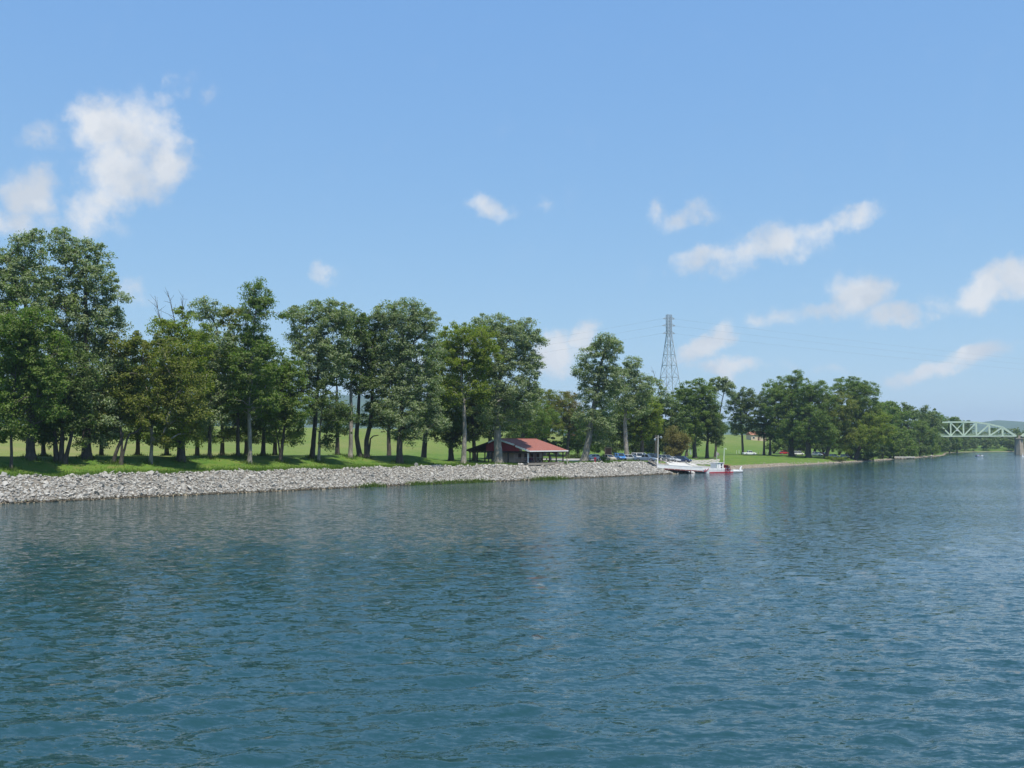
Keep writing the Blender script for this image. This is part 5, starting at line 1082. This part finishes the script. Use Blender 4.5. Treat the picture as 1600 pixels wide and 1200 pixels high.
for k in range(nk):
    z0, z1 = zw + (zt - zw) * k / nk, zw + (zt - zw) * (k + 1) / nk; mb = MB(); h = hw_t
    for (a, b) in (((-1, -1), (1, -1)), ((1, -1), (1, 1)), ((1, 1), (-1, 1)), ((-1, 1), (-1, -1))): mb.beam((a[0] * h, a[1] * h, z1), (b[0] * h, b[1] * h, z1), .11).beam((a[0] * h, a[1] * h, z0), (b[0] * h, b[1] * h, z1), .08).beam((b[0] * h, b[1] * h, z0), (a[0] * h, a[1] * h, z1), .08)
    mb.build('head_panel', M_STEEL, py_)
armz = [zw + (zt - zw) * u for u in (.02, .42, .78)]; tips = []
for q, az in enumerate(armz):
    for s_ in (-1, 1):
        ln_ = (2.6, 2.9, 2.6)[q]; e = Vector((s_ * ln_, 0, az + .1)); mb = MB()
        for sy in (-1, 1): mb.beam((s_ * hw_t, sy * hw_t, az), e, .15).beam((s_ * hw_t, sy * hw_t, az + .9), e, .12)
        mb.build('cross_arm', M_STEEL, py_); tips.append(Matrix.Translation((px0, PD, gz)) @ Matrix.Rotation(R(20), 4, 'Z') @ e)
def wire(a, b, sag, label):
    a = Vector(a); b = Vector(b); pts = []
    for k in range(41): u = k / 40; p = a.lerp(b, u); p.z -= sag * 4 * u * (1 - u); pts.append(p - a)
    o = MB().tube(pts, .016, 5).build('power_line', M_WIRE); o.location = a; tag(o, label, 'power line', 'power lines strung from the pylon'); return o
lvl = ['lowest', 'middle', 'top']
for i, tp in enumerate(tips):
    q = i // 2
    if i % 2: wire(tp, (1130, 1180, tp.z + 24), 12, lvl[q] + ' power line running right from the pylon across the river')
    else: wire(tp, (-420, 860, tp.z + 4), 12, lvl[q] + ' power line running left from the pylon behind the trees')

# ------------------------------------------------------------------ small things on the water
x, y = at_col(1529, 545); mbt = empty('motor_boat', (x, y, 0), R(25)); tag(mbt, 'small white motor boat on the river below the bridge', 'boat')
def hb(xx, hw, zt_, zb): return [(xx, -hw, zt_), (xx, -hw * .7, zb), (xx, hw * .7, zb), (xx, hw, zt_)]
MB().loft([hb(-2.4, .95, .75, -.1), hb(-.5, 1.05, .78, -.15), hb(1.4, .85, .85, -.1), hb(2.6, .12, 1.0, .35)]).build('hull', M_FWHITE, mbt); MB().prism([(.2, -.75, .78), (.2, .75, .78), (-.15, .65, 1.3), (-.15, -.65, 1.3)], (.05, 0, 0)).build('windscreen', M_GLASS, mbt)
MB().box((-2.55, 0, .65), (.35, .4, .8)).build('outboard_motor', M_PLASTIC, mbt); MB().box((-1.2, 0, .95), (.5, 1.2, .35)).build('seat', C_LAV, mbt)
x, y = at_col(1596, 560); o = empty('river_buoy', (x, y, 0)); tag(o, 'small white buoy floating beside the bridge pier', 'buoy')
MB().tube([(0, 0, -.3), (0, 0, .3), (0, 0, .5)], [.5, .5, .3], 12).build('float', M_FWHITE, o); MB().tube([(0, 0, .5), (0, 0, 1.4), (0, 0, 1.5)], [.22, .2, .05], 10).build('mast', M_FWHITE, o)
# floating dock below the wooded shore
x, y = at_col(1394, 478); dk = empty('floating_dock', (x, y, .0), R(17)); tag(dk, 'grey timber dock lying along the wooded shore', 'dock')
for k in range(12): MB().box((.5 + k * .98, 1.2, 1.05), (.94, 2.6, .14)).build('plank', M_POLE, dk)
MB().box((6, -.15, .72), (12, .16, .5)).build('side_beam', M_POLE, dk); MB().box((6, 2.5, .72), (12, .16, .5)).build('side_beam', M_POLE, dk)
for k in range(4): MB().tube([(.6 + k * 3.6, 0, -1), (.6 + k * 3.6, 0, .9)], .16).tube([(.6 + k * 3.6, 2.3, -1), (.6 + k * 3.6, 2.3, .9)], .16).build('pile', M_BROWN, dk)
for (px, d, lb) in ((1440, 545, 'small grey rowing boat moored past the dock'), (1452, 570, 'pale rowing boat moored farther past the dock')):
    x, y = at_col(px, d); o = empty('rowing_boat', (x, y, 0), R(40)); tag(o, lb, 'boat', 'rowing boats moored past the dock')
    MB().loft([hb(-1.7, .55, .6, -.05), hb(0, .7, .55, -.1), hb(1.2, .5, .6, -.05), hb(1.9, .06, .75, .3)]).build('hull', M_POLE if px < 1445 else M_FWHITE, o); MB().box((-.3, 0, .58), (.25, 1.2, .05)).build('thwart', M_BROWN, o)

# ------------------------------------------------------------------ haze
m, t, out = base_mat('haze_air'); pvn = N(t, 'ShaderNodeVolumePrincipled'); pvn.inputs['Color'].default_value = (.62, .80, 1, 1); pvn.inputs['Density'].default_value = .00011; pvn.inputs['Anisotropy'].default_value = .2
t.links.new(pvn.outputs[0], out.inputs['Volume'])
hz = MB().add([(x, y, z) for z in (-8, 262) for (x, y) in ((-9500, -1200), (9500, -1200), (9500, 9000), (-9500, 9000))], [(3, 2, 1, 0), (4, 5, 6, 7), (0, 1, 5, 4), (1, 2, 6, 5), (2, 3, 7, 6), (3, 0, 4, 7)]).build('haze', m); tag(hz, 'thin summer haze over the valley', 'haze', kind='stuff')
